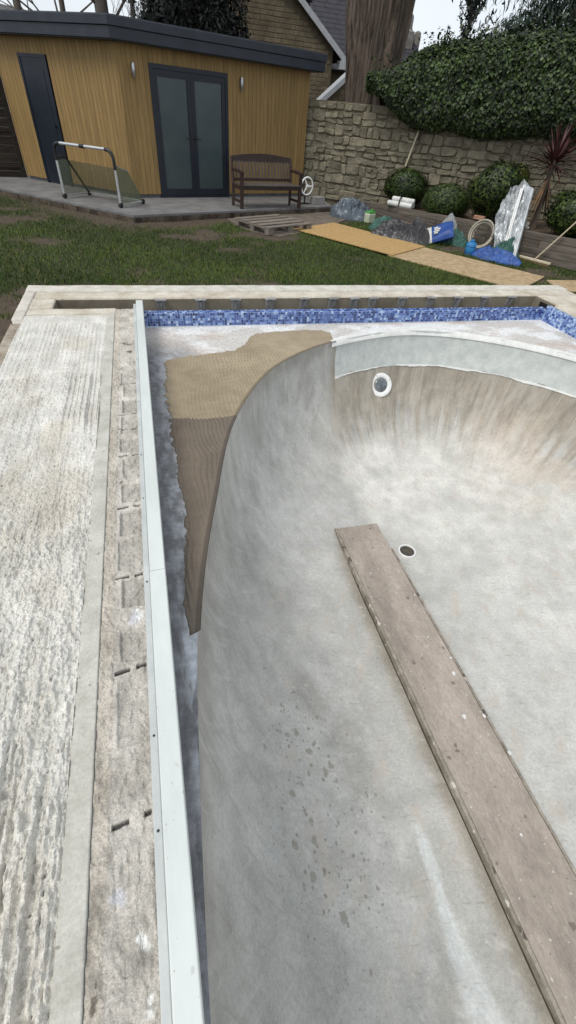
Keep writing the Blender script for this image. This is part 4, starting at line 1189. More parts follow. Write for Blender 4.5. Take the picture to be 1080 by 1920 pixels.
# shoots standing out of the top
n3 = 1400
t3 = T0 + (T1 - T0) * r.rand(n3); k3 = r.rand(n3)
z3 = hed_top(t3) + 0.22 * k3 * (vn(t3 * 9, t3 * 0, 5) > 0.5)
o3 = r.uniform(-0.5, 0.3, n3)
leaves('shoots', np.stack([WA.x + wu.x * t3 + wn.x * o3, WA.y + wu.y * t3 + wn.y * o3, z3], 1) - loc, np.tile([0, 0, 1.0], (n3, 1)), 0.075, m_leaf, hedge, ((32, 46, 22), (74, 90, 46)), -0.6, 1.6, 32)
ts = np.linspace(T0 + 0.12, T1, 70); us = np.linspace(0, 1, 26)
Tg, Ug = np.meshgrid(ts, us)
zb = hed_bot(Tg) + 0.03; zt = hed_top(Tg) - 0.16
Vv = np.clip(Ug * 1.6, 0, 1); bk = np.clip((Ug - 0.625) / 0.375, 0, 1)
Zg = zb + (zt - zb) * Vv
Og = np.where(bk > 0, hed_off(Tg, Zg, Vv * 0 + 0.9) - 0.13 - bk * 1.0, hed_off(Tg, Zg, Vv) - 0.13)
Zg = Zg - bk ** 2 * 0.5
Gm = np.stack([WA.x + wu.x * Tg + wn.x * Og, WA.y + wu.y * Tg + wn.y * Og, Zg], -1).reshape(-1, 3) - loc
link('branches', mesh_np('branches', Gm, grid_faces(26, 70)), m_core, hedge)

# ------------------------------------------------------------------ raised bed of sleepers
BA = Vector((5.22, 12.1)); bu = Vector((0.376, -0.927)); bn = Vector((0.927, 0.376)); BL = 6.6
bed = thing('raised_bed', 'long raised planting bed built of weathered grey timber sleepers', 'raised bed', (BA.x, BA.y, -0.13), math.atan2(bu.y, bu.x))
TILT = math.atan(0.036)
for row in range(4):
    x = 0.0; k = 0
    while x < BL - 0.05:
        ln = 2.4 if not (k == 0 and row % 2) else 1.3
        ln = min(ln, BL - x)
        Mt = Matrix.Rotation(-TILT, 4, 'Y')
        MB().box(x + 0.004, x + ln - 0.004, 0.0 + random.uniform(0, 0.008), 0.10, -0.18 + row * 0.1125, -0.18 + row * 0.1125 + 0.109, Mt).build('sleeper', m_sleeper, bed, bevel=0.006)
        x += ln; k += 1
MB().box(-0.10, -0.006, 0.0, 1.0, -0.1, 0.25).build('end_sleeper', m_fence, bed, bevel=0.006)
MB().add([(0, 0.09, 0.20), (BL, 0.09, 0.40), (BL, 4.0, 0.45), (0, 0.95, 0.22)], [(0, 1, 2, 3)]).build('bed_soil', m_soil, bed)

# ------------------------------------------------------------------ shrubs
def shrub(name, label, c, rx_, ry_, rz_, n, cols, seed, size=0.05, rough=0.16, stem=True, group=None):
    t_ = thing(name, label, 'shrub', (c[0], c[1], c[2] - rz_), 0, group)
    r = np.random.RandomState(seed)
    d = r.normal(0, 1, (n, 3)); d /= np.linalg.norm(d, axis=1)[:, None]
    th = np.arctan2(d[:, 1], d[:, 0]); ph = d[:, 2]
    bump = 1 + rough * (fbm(th * 2.5 + 9, ph * 3.5 + 9, 3, seed) - 0.5) * 2
    rad = bump * (1 - r.rand(n) ** 2 * 0.22) * (1 + 0.06 * (r.rand(n) < 0.06))
    P = d * rad[:, None] * np.array([rx_, ry_, rz_]) + np.array([0, 0, rz_])
    leaves('foliage', P, d, size, m_leaf, t_, cols, 0.0, 1.5, seed)
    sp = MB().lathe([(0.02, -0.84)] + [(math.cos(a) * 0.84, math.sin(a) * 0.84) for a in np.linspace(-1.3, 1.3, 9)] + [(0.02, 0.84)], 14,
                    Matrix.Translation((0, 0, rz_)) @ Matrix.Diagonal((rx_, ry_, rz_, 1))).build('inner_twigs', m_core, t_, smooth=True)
    if stem:
        MB().tube([(0, 0, -0.12), (0.01, 0, 0.1), (0, 0.02, rz_ * 0.5)], [0.03, 0.025, 0.015], 7).build('stem', m_twig, t_, smooth=True)
    return t_
shrub('round_shrub', 'dark round clipped shrub left of the lighter dome shrub, behind white bag', (6.09, 11.42, 0.50), 0.50, 0.46, 0.36, 6500, ((18, 30, 11), (70, 90, 34)), 301, 0.05, 0.26)
shrub('dome_shrub', 'low light green dome shaped clipped shrub in the raised bed', (6.52, 10.25, 0.40), 0.56, 0.50, 0.34, 8000, ((36, 52, 24), (84, 102, 50)), 302, 0.036, 0.12)
shrub('tall_shrub', 'tall dark bushy shrub beside the leaning silver sheet', (6.98, 9.35, 0.74), 0.50, 0.46, 0.47, 8000, ((16, 28, 10), (76, 94, 36)), 303, 0.055, 0.34)
shrub('bushy_shrub', 'bushy green shrub behind the broom at the right edge', (7.72, 7.80, 0.60), 0.50, 0.5, 0.38, 7000, ((20, 34, 12), (80, 98, 38)), 304, 0.055, 0.34)
shrub('yellow_shrub', 'small yellow green shrub behind the silver sheet top', (7.40, 9.35, 0.92), 0.22, 0.22, 0.26, 1800, ((60, 70, 24), (110, 116, 44)), 305, 0.045, 0.2)

# ------------------------------------------------------------------ cordyline
co_ = thing('cordyline', 'purple red spiky cordyline with a skirt of dead brown leaves', 'plant', (7.68, 8.72, 0.28))
MB().tube([(0, 0, -0.1), (-0.02, 0.03, 0.4), (-0.03, 0.06, 0.8), (-0.03, 0.08, 1.02)], [0.06, 0.05, 0.05, 0.06], 9).build('trunk', m_bark, co_, smooth=True)
rr = random.Random(8)
def blade(base, dirv, length, width, sag, seg=5):
    dirv = dirv.normalized()
    side = dirv.cross(Vector((0, 0, 1)))
    if side.length < 1e-3: side = Vector((1, 0, 0))
    side.normalize()
    V = []; F = []
    for i in range(seg + 1):
        t = i / seg
        p = base + dirv * length * t + Vector((0, 0, -sag * length * t * t))
        ww = width * (0.55 + 0.45 * math.sin(PI * min(t * 1.6, 1) * 0.5)) * (1 - t ** 3) + 0.001
        nrm_ = side.cross(dirv) * ww * 0.35
        V += [p - side * ww, p + nrm_ * -1, p + side * ww]
    for i in range(seg):
        F += [(3 * i, 3 * i + 1, 3 * i + 4, 3 * i + 3), (3 * i + 1, 3 * i + 2, 3 * i + 5, 3 * i + 4)]
    return V, F
for i in range(110):
    az = rr.uniform(0, 2 * PI); el = math.asin(rr.uniform(-0.25, 0.98))
    d_ = Vector((math.cos(az) * math.cos(el), math.sin(az) * math.cos(el), math.sin(el)))
    V, F = blade(Vector((-0.03, 0.08, 0.92 + rr.uniform(-0.08, 0.12))), d_, rr.uniform(0.5, 0.82), rr.uniform(0.013, 0.021), rr.uniform(0.02, 0.25))
    link('leaf', mesh_from('leaf', V, F, True), m_cord, co_)
for i in range(34):
    az = rr.uniform(0, 2 * PI)
    d_ = Vector((math.cos(az) * 0.42, math.sin(az) * 0.42, -1))
    V, F = blade(Vector((-0.02, 0.06, 0.78 + rr.uniform(-0.12, 0.1))), d_, rr.uniform(0.5, 0.85), rr.uniform(0.010, 0.017), 0.02)
    link('dead_leaf', mesh_from('dead_leaf', V, F, True), m_dead, co_)

# ------------------------------------------------------------------ path and sheets on the lawn
pth = MB().prism([(1.70, 10.62), (1.80, 9.95), (2.02, 9.42), (2.45, 9.08), (2.95, 9.45), (4.05, 10.45), (4.75, 11.35), (4.45, 11.96), (3.0, 11.32)], -0.24, -0.112).build('path', m_path)
struct(pth)
def sheet(name, label, poly, z0, z1, m, cat='board'):
    t_ = tag(MB().prism(poly, z0, z1).build(name, m, bevel=0.002), label, cat)
    return t_
sheet('osb_board', 'orange chipboard sheet on the lawn nearest the pallet', [(2.87, 9.65), (4.0, 10.44), (5.13, 8.41), (4.12, 7.71)], -0.098, -0.080, m_osb)
sheet('osb_board', 'dusty chipboard sheet on the lawn running down to the pool coping', [(4.06, 7.78), (5.10, 8.46), (6.36, 6.52), (5.34, 5.82)], -0.118, -0.1, m_osb2)
sheet('osb_board', 'pale board piece at the right edge behind the pool corner', [(6.25, 6.34), (7.6, 6.30), (7.5, 5.72), (6.05, 5.75)], -0.120, -0.102, m_osb2)

# ------------------------------------------------------------------ grass
r = np.random.RandomState(404)
n = 190000
x = r.uniform(-4.6, 8.2, n); y = 5.7 + (12.6 - 5.7) * r.rand(n) ** 1.25
extra_n = 16000
x = np.concatenate([x, r.uniform(-3.4, -1.31, extra_n)]); y = np.concatenate([y, r.uniform(3.4, 5.8, extra_n)])
def poly_in(poly, x, y):
    ins, _ = pip(poly, x, y); return ins
ok = r.rand(len(x)) > soil_amount(x, y) * 1.03 - 0.06
ok &= ~poly_in(PF, x, y)
for poly in ([(2.87, 9.65), (4.0, 10.44), (5.13, 8.41), (4.12, 7.71)], [(4.06, 7.78), (5.10, 8.46), (6.36, 6.52), (5.34, 5.82)], [(6.25, 6.34), (7.6, 6.30), (7.5, 5.72), (6.05, 5.75)],
             [(1.70, 10.62), (1.80, 9.95), (2.02, 9.42), (2.45, 9.08), (2.95, 9.45), (4.05, 10.45), (4.75, 11.35), (4.45, 11.96), (3.0, 11.32)],
             [(5.22, 12.1), (5.22 + .376 * 6.6, 12.1 - .927 * 6.6), (14, 8), (8, 14)], [tuple(p) for p in core]):
    ok &= ~poly_in(poly, x, y)
x = x[ok]; y = y[ok]; n = len(x)
zg = Z_LAWN + (fbm(x * 1.3, y * 1.3, 3, 2) - 0.5) * 0.03 - 0.004
ln = r.uniform(0.022, 0.052, n) * (0.75 + 0.6 * fbm(x * 2, y * 2, 3, 410))
az = r.uniform(0, 2 * PI, n); lean = r.uniform(0.1, 0.9, n) * ln
wd = r.uniform(0.0035, 0.006, n)
b0 = np.stack([x - np.sin(az) * wd, y + np.cos(az) * wd, zg], 1); b1 = np.stack([x + np.sin(az) * wd, y - np.cos(az) * wd, zg], 1)
tp = np.stack([x + np.cos(az) * lean, y + np.sin(az) * lean, zg + ln], 1)
V = np.stack([b0, b1, tp], 1).reshape(-1, 3)
ca, cb_, ce = cc(48, 68, 26), cc(84, 104, 42), cc(116, 112, 62)
tm = np.clip(fbm(x * 0.9, y * 0.9, 4, 411) * 1.6 - 0.3 + r.normal(0, 0.22, n), 0, 1)[:, None]
Cg = ca * (1 - tm) + cb_ * tm
dry = (r.rand(n) < 0.10 + 0.25 * soil_amount(x, y))[:, None]
Cg = np.where(dry, ce, Cg)
go = link('grass', mesh_np('grass', V, np.arange(3 * n).reshape(-1, 3), np.repeat(Cg, 3, 0), smooth=False), m_grass)
tag(go, 'short green lawn grass with bare patches', 'grass', kind='stuff')

# ------------------------------------------------------------------ bench
be = thing('garden_bench', 'dark brown slatted wooden bench on the patio', 'bench', (2.795, 11.245, 0.0), math.radians(15.5))
HW = 0.72
for s in (-1, 1):
    MB().box(s * HW - 0.03, s * HW + 0.03, -0.03, 0.03, 0, 0.60).build('leg', m_benchwood, be, bevel=0.004)
    MB().tube([(s * HW, 0.42, 0), (s * HW, 0.42, 0.40), (s * HW, 0.50, 0.84)], [0.034, 0.036, 0.030], 4).build('leg', m_benchwood, be)
    a = MB(); a.tube([(s * HW, -0.06, 0.615), (s * HW, 0.15, 0.635), (s * HW, 0.45, 0.64)], [0.030, 0.034, 0.028], 6); a.build('arm', m_benchwood, be)
    MB().box(s * HW - 0.018, s * HW + 0.018, 0.03, 0.40, 0.10, 0.145).build('stretcher', m_benchwood, be)
    MB().box(s * HW - 0.02, s * HW + 0.02, 0.03, 0.40, 0.33, 0.39).build('side_rail', m_benchwood, be)
MB().box(-HW + 0.03, HW - 0.03, -0.02, 0.012, 0.33, 0.395).build('front_rail', m_benchwood, be, bevel=0.003)
for k in range(6):
    MB().box(-HW + 0.02, HW - 0.02, -0.035 + k * 0.076, 0.027 + k * 0.076, 0.398, 0.418).build('seat_slat', m_benchseat, be, bevel=0.003)
MB().box(-HW + 0.03, HW - 0.03, 0.405, 0.435, 0.44, 0.49).build('back_rail', m_benchwood, be)
tr = MB(); nn_ = 12; Vt = []; Ft = []
for i in range(nn_ + 1):
    xx = -HW + 2 * HW * i / nn_; hgt = 0.845 + 0.055 * math.cos(xx / HW * PI / 2)
    for (yy, zz) in ((0.475, 0.755), (0.508, 0.755), (0.520, hgt), (0.488, hgt)):
        Vt.append((xx, yy, zz))
for i in range(nn_):
    for k in range(4):
        Ft.append((4 * i + k, 4 * i + (k + 1) % 4, 4 * i + 4 + (k + 1) % 4, 4 * i + 4 + k))
Ft += [(3, 2, 1, 0), tuple(4 * nn_ + k for k in range(4))]
tr.add(Vt, Ft).build('top_rail', m_benchwood, be)
for k in range(17):
    xx = -HW + 0.085 + k * (2 * HW - 0.17) / 16
    q = Matrix.Translation((xx, 0.42, 0.47)) @ Matrix.Rotation(-0.20, 4, 'X')
    MB().box(-0.016, 0.016, -0.008, 0.008, 0.0, 0.31, q).build('back_slat', m_benchseat, be)

# ------------------------------------------------------------------ folding goal
go_ = thing('football_goal', 'small folding goal with silver and black tubes and grey net on the patio', 'goal', (-1.42, 11.41, 0.0), math.atan2(-0.604, 0.797))
W_, H_, DB = 1.34, 0.86, 0.70
def arcpts(p0, p1, p2, n=5):
    p0, p1, p2 = Vector(p0), Vector(p1), Vector(p2)
    return [p0 * (1 - t) ** 2 + p1 * 2 * t * (1 - t) + p2 * t * t for t in [i / n for i in range(n + 1)]]
MB().tube([(0, 0, 0.05), (0, 0, 0.62)], 0.024, 10).build('post', m_alu, go_, smooth=True)
MB().tube([(W_, 0, 0.05), (W_, 0, 0.60)], 0.024, 10).build('post', m_alu, go_, smooth=True)
MB().tube([(0, 0, 0.60), (0, 0, 0.70)] + arcpts((0, 0, 0.70), (0, 0, H_), (0.14, 0, H_)) + [(0.16, 0, H_)], 0.030, 10).build('corner_elbow', m_dark, go_, smooth=True)
MB().tube([(W_ - 0.16, 0, H_)] + arcpts((W_ - 0.16, 0, H_), (W_, 0, H_), (W_, 0, 0.70)) + [(W_, 0, 0.58)], 0.029, 10).build('corner_elbow', m_dark, go_, smooth=True)
MB().tube([(0.14, 0, H_ + 0.002), (W_ - 0.15, 0, H_ + 0.002)], 0.0245, 10).build('crossbar', m_alu, go_, smooth=True)
MB().tube([(W_ * 0.46, 0, H_), (W_ * 0.54, 0, H_)], 0.032, 10).build('bar_joint', m_dark, go_, smooth=True)
MB().tube([(0, 0, 0.62), (0.0, 0.16, 0.66), (0.0, 0.26, 0.62), (0.0, DB, 0.05)], 0.019, 8).build('side_tube', m_dark, go_, smooth=True)
MB().tube([(W_, 0, 0.66), (W_, 0.20, 0.58), (W_, 0.36, 0.55)], 0.010, 8).build('net_stay', m_alu, go_, smooth=True)
MB().tube([(0, DB, 0.05), (W_, DB, 0.05)], 0.018, 8).build('ground_tube', m_alu, go_, smooth=True)
for s in (0, W_):
    MB().tube([(s, 0.02, 0.045), (s, DB, 0.045)], 0.018, 8).build('ground_tube', m_alu, go_, smooth=True)
    for yy in (0, DB):
        MB().lathe([(0.03, -0.03), (0.042, -0.026), (0.042, 0.026), (0.03, 0.03)], 12, Matrix.Translation((s, yy, 0.045)) @ Matrix.Rotation(PI / 2, 4, 'Y')).build('wheel', m_dark, go_, smooth=True)
nb_ = MB()
def quadgrid(mb, a, b, c, d, n=6):
    a, b, c, d = map(Vector, (a, b, c, d))
    V = []; F = []
    for i in range(n + 1):
        for j in range(n + 1):
            u, v = i / n, j / n
            p = (a * (1 - u) + b * u) * (1 - v) + (d * (1 - u) + c * u) * v
            p += Vector((0.012 * math.sin(7 * u + 3 * v), -0.05 * math.sin(PI * u) * math.sin(PI * v), 0))
            V.append(p)
    for i in range(n):
        for j in range(n):
            k = i * (n + 1) + j
            F.append((k, k + 1, k + n + 2, k + n + 1))
    mb.add(V, F)
quadgrid(nb_, (0, DB, 0.04), (W_, DB, 0.04), (W_, 0.36, 0.55), (0, 0.27, 0.60))
quadgrid(nb_, (W_, 0.02, 0.04), (W_, DB, 0.04), (W_, 0.36, 0.55), (W_, 0.02, 0.64))
quadgrid(nb_, (0, 0.02, 0.04), (0, DB, 0.04), (0, 0.27, 0.60), (0, 0.02, 0.62))
nb_.build('net', m_net, go_, smooth=True)

# ------------------------------------------------------------------ pallet
pa = thing('wooden_pallet', 'grey wooden pallet lying on the path before the bench', 'pallet', (2.24, 9.12, -0.112), math.radians(29))
for k, yy in enumerate((0.0, 0.22, 0.44, 0.66, 0.88)):
    MB().box(0, 1.16, yy, yy + (0.12 if k in (0, 4) else 0.145), 0.105, 0.126).build('deck_board', m_pallet, pa, bevel=0.003)
for xx in (0.0, 0.51, 1.02):
    MB().box(xx, xx + 0.14, 0.005, 0.995, 0.084, 0.104).build('cross_board', m_pallet, pa)
    for yy in (0.0, 0.43, 0.88):
        MB().box(xx + 0.002, xx + 0.138, yy + 0.004, yy + 0.116, 0.02, 0.083).build('block', m_pallet, pa)
for yy in (0.0, 0.43, 0.88):
    MB().box(0, 1.16, yy + 0.006, yy + 0.114, 0.0, 0.019).build('bottom_board', m_pallet, pa)

# ------------------------------------------------------------------ white wheel and concrete block by the wall
wh = thing('wheel_on_stand', 'white three spoked wheel standing beside the bench', 'wheel', (3.84, 12.05, 0.0), math.radians(14))  # white spoked wheel of unknown purpose, set on a stand
Mw = Matrix.Translation((0, 0, 0.355)) @ Matrix.Rotation(PI / 2, 4, 'X')
ring = [(Mw @ Vector((0.155 * math.cos(a), 0.165 * math.sin(a), 0))) for a in np.linspace(0, 2 * PI, 29)[:-1]]
MB().tube(ring, 0.018, 8, True).build('rim', m_whiteplastic, wh, smooth=True)
for k in range(3):
    a = PI / 2 + 0.5 + k * 2 * PI / 3
    MB().tube([Mw @ Vector((0, 0, 0.005)), Mw @ Vector((0.155 * math.cos(a), 0.165 * math.sin(a), 0))], [0.022, 0.012], 8).build('spoke', m_whiteplastic, wh, smooth=True)
MB().lathe([(0.03, -0.02), (0.034, 0.02), (0.02, 0.028)], 12, Mw).build('hub', m_whiteplastic, wh, smooth=True)
MB().tube([(0, 0.06, 0.0), (0, 0.06, 0.33), (0, 0.0, 0.355)], 0.02, 8).build('stand', m_dark, wh, smooth=True)
MB().box(-0.12, 0.12, 0.0, 0.14, 0.0, 0.02).build('foot', m_dark, wh)
tag(MB().box(-0.17, 0.17, -0.11, 0.11, 0, 0.15).build('concrete_block', m_block, bevel=0.008, loc=(4.16, 12.2, 0.0), rz=0.3), 'plain grey concrete block at the right end of the patio', 'block')

# ------------------------------------------------------------------ sheets, sacks and bags along the bed
def heap(name, label, cat, cx, cy, rx_, ry_, h, rot, m, seed, peaks=(), n=64, z0=Z_LAWN, fold=1.0, parent=None):
    u = np.linspace(-1, 1, n); U, Vv = np.meshgrid(u, u)
    w1 = fbm(U * 2 + 5, Vv * 2 + 5, 3, seed) - 0.5; w2 = fbm(U * 2 + 15, Vv * 2 + 9, 3, seed + 1) - 0.5
    A = U + w1 * 0.5; B = Vv + w2 * 0.5
    rr_ = np.hypot(A, B)
    rid = 1 - np.abs(2 * fbm(A * 2.6 + 3, B * 2.6 + 7, 3, seed + 2) - 1) * 1.6
    rid2 = 1 - np.abs(2 * fbm(A * 9 + B * 4 + 3, B * 5 + 7, 3, seed + 4) - 1) * 2.2
    Zz = h * np.clip(1 - rr_ ** 2.4, -0.3, 1) * (0.45 + 0.55 * fold * rid + 0.25 * fold * rid2)
    for (px, py, ph, pw) in peaks:
        Zz = np.maximum(Zz, ph * np.clip(1 - np.hypot(A - px, B - py) / pw, 0, 1) ** 0.8 + Zz * 0.4)
    keep = rr_ < 1.06
    Zz = np.where(rr_ > 0.98, -0.03, Zz)
    # undercut folds
    V = np.stack([U * rx_ + w2 * 0.12 * rx_, Vv * ry_ + w1 * 0.12 * ry_, Zz], -1).reshape(-1, 3)
    q = grid_faces(n, n, keep)
    used = np.unique(q); rm = np.full(len(V), -1); rm[used] = np.arange(len(used))
    o = link(name, mesh_np(name, V[used], rm[q], smooth=False), m, parent, (cx, cy, z0), rot)
    if parent is None: tag(o, label, cat)
    return o
heap('plastic_sheet', 'crumpled shiny grey plastic sheeting heap by the end of the patio', 'plastic sheet', 4.74, 11.28, 0.50, 0.34, 0.34, -0.35, m_tarp, 501, ((-0.35, 0.1, 0.30, 1.1), (0.45, 0.1, 0.24, 0.9)))
heap('teal_sheet', 'dark teal sheet crumpled beside the jerrycan', 'plastic sheet', 5.06, 9.98, 0.46, 0.26, 0.20, -0.7, m_teal, 511, ((-0.2, 0.1, 0.2, 0.8),))
heap('rubble_sack', 'dark grey rubble sack slumped on grass with two pointed corners', 'sack', 4.92, 9.20, 0.66, 0.30, 0.26, -0.78, m_sack, 521, ((0.60, 0.35, 0.40, 0.32), (0.80, 0.0, 0.36, 0.26), (-0.1, 0.1, 0.24, 0.8)))
heap('green_sheet', 'dark green crumpled sheet between blue bag and hose', 'plastic sheet', 6.02, 8.86, 0.34, 0.22, 0.20, -0.9, m_teal, 531, ((0.0, 0.2, 0.2, 0.8),))
heap('blue_tarp', 'bright blue tarp bunched on the grass below the silver sheet', 'tarp', 6.22, 7.74, 0.50, 0.26, 0.14, -0.95, m_blue, 541, ((0.2, 0.1, 0.16, 0.7), (-0.4, 0.1, 0.15, 0.5)))
heap('clear_sheet', 'clear crumpled plastic film behind the blue and white bag', 'plastic sheet', 6.10, 9.28, 0.26, 0.18, 0.36, -0.9, m_clear, 551, ((0.0, 0.1, 0.36, 0.9),))
# blue and white bag: a plump pillow lying on its edge
bg_ = thing('printed_bag', 'plump blue and white printed bag lying on the grass', 'bag', (5.62, 8.88, -0.13), -0.55)
def pillow(mb, x0, x1, w, th, M, n=14):
    V = []; F = []
    for side in (1, -1):
        for i in range(n + 1):
            for j in range(n + 1):
                u = i / n; v = j / n
                x = x0 + (x1 - x0) * u; y = -w + 2 * w * v
                e = (1 - (2 * v - 1) ** 4)
                ex = 1 - max(0, abs(2 * (x + 0.34) / 0.68 - 1)) ** 6 if True else 1
                z = side * th * max(e, 0) ** 0.6 * max(ex, 0.02) ** 0.6 * (1 + 0.16 * math.sin(9 * x + 5 * y) + 0.1 * math.sin(23 * y - 11 * x))
                V.append(M @ Vector((x, y, z)))
    N1 = (n + 1) ** 2
    for i in range(n):
        for j in range(n):
            k = i * (n + 1) + j
            F.append((k, k + n + 1, k + n + 2, k + 1)); F.append((N1 + k, N1 + k + 1, N1 + k + n + 2, N1 + k + n + 1))
    for j in range(n):
        F.append((j, j + 1, N1 + j + 1, N1 + j)); k = n * (n + 1) + j
        F.append((k + 1, k, N1 + k, N1 + k + 1))
    mb.add(V, F)
Mb = Matrix.Translation((0, 0, 0.17)) @ Matrix.Rotation(math.radians(-22), 4, 'Y') @ Matrix.Rotation(math.radians(26), 4, 'X')
a = MB(); pillow(a, -0.34, -0.10, 0.22, 0.085, Mb); a.build('white_end', m_bagwhite, bg_, smooth=True)
a = MB(); pillow(a, -0.0995, 0.30, 0.22, 0.085, Mb); a.build('blue_end', m_bagblue, bg_, smooth=True)
a = MB()
for k, (x0, x1, yy) in enumerate(((-0.05, 0.02, -0.10), (-0.06, 0.05, -0.05), (-0.04, 0.07, 0.0), (-0.05, 0.03, 0.05))):
    a.box(x0, x1, yy - 0.016, yy + 0.016, 0.084, 0.104, Mb)
a.build('print', m_bagwhite, bg_)
# jerrycan
jc = thing('jerrycan', 'pale plastic jerrycan with green cap beside the grey sheeting', 'jerrycan', (5.0, 10.82, -0.13), 0.4)
MB().box(-0.11, 0.11, -0.08, 0.08, 0, 0.20).build('body', m_can, jc, bevel=0.03)
MB().box(-0.105, 0.105, -0.075, 0.075, 0.185, 0.225).build('shoulder', m_green, jc, bevel=0.018)
MB().lathe([(0.03, 0.22), (0.03, 0.26), (0.022, 0.265)], 14, Matrix.Translation((0.05, 0, 0))).build('cap', m_green, jc, smooth=True)
# hose
hs_ = MB(); pts = []
ca_, sa_ = math.cos(math.radians(-60)), math.sin(math.radians(-60))
for i in range(150):
    a = i / 150 * 4.6 * 2 * PI
    rr_ = 0.235 - 0.007 * i / 30 + 0.012 * math.sin(a * 0.37)
    p = Vector((rr_ * math.cos(a), 0.02 * math.sin(a * 0.23) + 0.10 * i / 150 - 0.05, rr_ * math.sin(a) * 0.98))
    p = Matrix.Rotation(-0.35, 3, 'X') @ p
    pts.append((p.x * ca_ - p.y * sa_, p.x * sa_ + p.y * ca_, p.z + 0.225))
hs_.tube(pts, 0.017, 7)
ho = hs_.build('hose', m_hose, None, smooth=True, loc=(6.42, 8.58, -0.115))
tag(ho, 'coiled beige hose leaning against the timber bed', 'hose')
dm = thing('blue_drum', 'small bright blue drum standing in front of the coiled hose', 'drum', (5.90, 8.08, -0.13))
MB().lathe([(0.085, 0), (0.092, 0.012), (0.092, 0.17), (0.08, 0.19), (0.05, 0.2)], 20).build('body', m_drum, dm, smooth=True)
MB().lathe([(0.04, 0.195), (0.04, 0.235), (0.034, 0.24)], 14).build('cap', m_drum, dm, smooth=True)
for zz in (0.045, 0.135):
    MB().lathe([(0.0915, zz - 0.006), (0.0955, zz - 0.003), (0.0955, zz + 0.003), (0.0915, zz + 0.006)], 20).build('band', m_bagblue, dm, smooth=True)

# silver sheet leaning on the bed
sv = thing('silver_sheet', 'tall silver foil sheet with white poles leaning on the bed', 'sheet', (6.5, 7.9, -0.13))
c00, c10, c01, c11 = Vector((6.42, 8.02, -0.06)), Vector((6.47, 7.46, -0.12)), Vector((6.93, 8.74, 0.88)), Vector((7.10, 8.42, 0.98))
nU, nV = 34, 60
U, Vv = np.meshgrid(np.linspace(0, 1, nU), np.linspace(0, 1, nV))
def bil(U, Vv):
    return [(c00[k] * (1 - U) + c10[k] * U) * (1 - Vv) + (c01[k] * (1 - U) + c11[k] * U) * Vv for k in range(3)]
Us = U - (1 - U) * (0.16 * np.sin(PI * np.clip(Vv * 1.15 - 0.1, 0, 1)) * (0.6 + 0.9 * (fbm(Vv * 5, Vv * 0, 3, 560) - 0.3)) + 0.05)
px, py, pz = bil(Us, Vv)
nd = Vector((-0.85, -0.30, 0.42)).normalized()
cr = (1 - np.abs(2 * fbm(Us * 7 + 3, Vv * 2.6, 3, 561) - 1) * 1.7) * 0.085 + (1 - np.abs(2 * fbm(Us * 18 + 3, Vv * 8, 2, 562) - 1) * 1.5) * 0.04
cr = cr * (1 - 0.6 * sst(0.7, 1.0, U)) * (0.45 + 0.9 * Vv) + 0.03
bulge = 0.10 * np.sin(PI * Vv) * (1 - U)
top_round = -0.20 * sst(0.90, 1.0, Vv) * (np.abs(U - 0.6) * 1.5)
front = np.stack([px + nd.x * (cr + bulge), py + nd.y * (cr + bulge), pz + nd.z * (cr + bulge) + top_round], -1)
back = np.stack([px - nd.x * 0.02, py - nd.y * 0.02, pz - nd.z * 0.02 + top_round], -1)
V = np.concatenate([front.reshape(-1, 3), back.reshape(-1, 3)]) - np.array(sv.location)
q1 = grid_faces(nV, nU); q2 = q1[:, ::-1] + nU * nV
bnd = list(range(nU)) + [k * nU + nU - 1 for k in range(1, nV)] + list(range(nU * nV - 2, nU * (nV - 1) - 1, -1)) + [k * nU for k in range(nV - 2, 0, -1)]
q3 = np.array([[bnd[(k + 1) % len(bnd)], bnd[k], bnd[k] + nU * nV, bnd[(k + 1) % len(bnd)] + nU * nV] for k in range(len(bnd))])
link('foil', mesh_np('foil', V, np.concatenate([q1, q2, q3]), smooth=False), m_sheet, sv)
def svp(u, v, off):
    b_ = bil(u, v)
    return Vector(b_) + nd * off - Vector(sv.location)
MB().tube([svp(0.45, 0.06, 0.10), svp(0.62, 0.86, 0.20)], 0.015, 8).build('pole', m_whiteplastic, sv, smooth=True)
MB().tube([svp(0.53, 0.06, 0.10), svp(0.70, 0.90, 0.20)], 0.013, 8).build('pole', m_whiteplastic, sv, smooth=True)
MB().tube([svp(1.0, 0.0, 0.05), svp(1.0, 0.9, 0.05)], 0.014, 8).build('pole', m_alu, sv, smooth=True)
g_ = heap('sheet_foot', '', '', 6.42 - 6.5, 7.78 - 7.9, 0.30, 0.34, 0.26, -0.9, m_teal, 571, ((0.2, 0.3, 0.26, 0.8),), z0=0.0, parent=sv)

# broom
br = thing('broom', 'wooden broom leaning against the bed at the right edge', 'broom', (6.93, 7.50, -0.13))
MB().tube([(0.05, 0.05, 0.06), (0.155, -0.185, 0.45), (0.27, -0.44, 0.88), (0.33, -0.58, 1.12)], 0.013, 8).build('handle', m_pole, br, smooth=True)
Mh = Matrix.Rotation(math.atan2(-0.55, 0.26), 4, 'Z')
MB().box(-0.32, 0.30, -0.03, 0.03, 0.035, 0.07, Mh).build('head', m_pole, br, bevel=0.006)
MB().box(-0.31, 0.29, -0.026, 0.026, 0.0, 0.034, Mh).build('bristles', m_dead, br)
# white stick against the wall
st = MB().tube([(6.03, 11.74, 0.30), (6.13, 11.78, 0.85), (6.30, 11.68, 1.78)], 0.020, 8).build('white_pole', m_pole, None, smooth=True)
tag(st, 'pale wooden pole leaning against the stone wall under the hedge', 'pole')
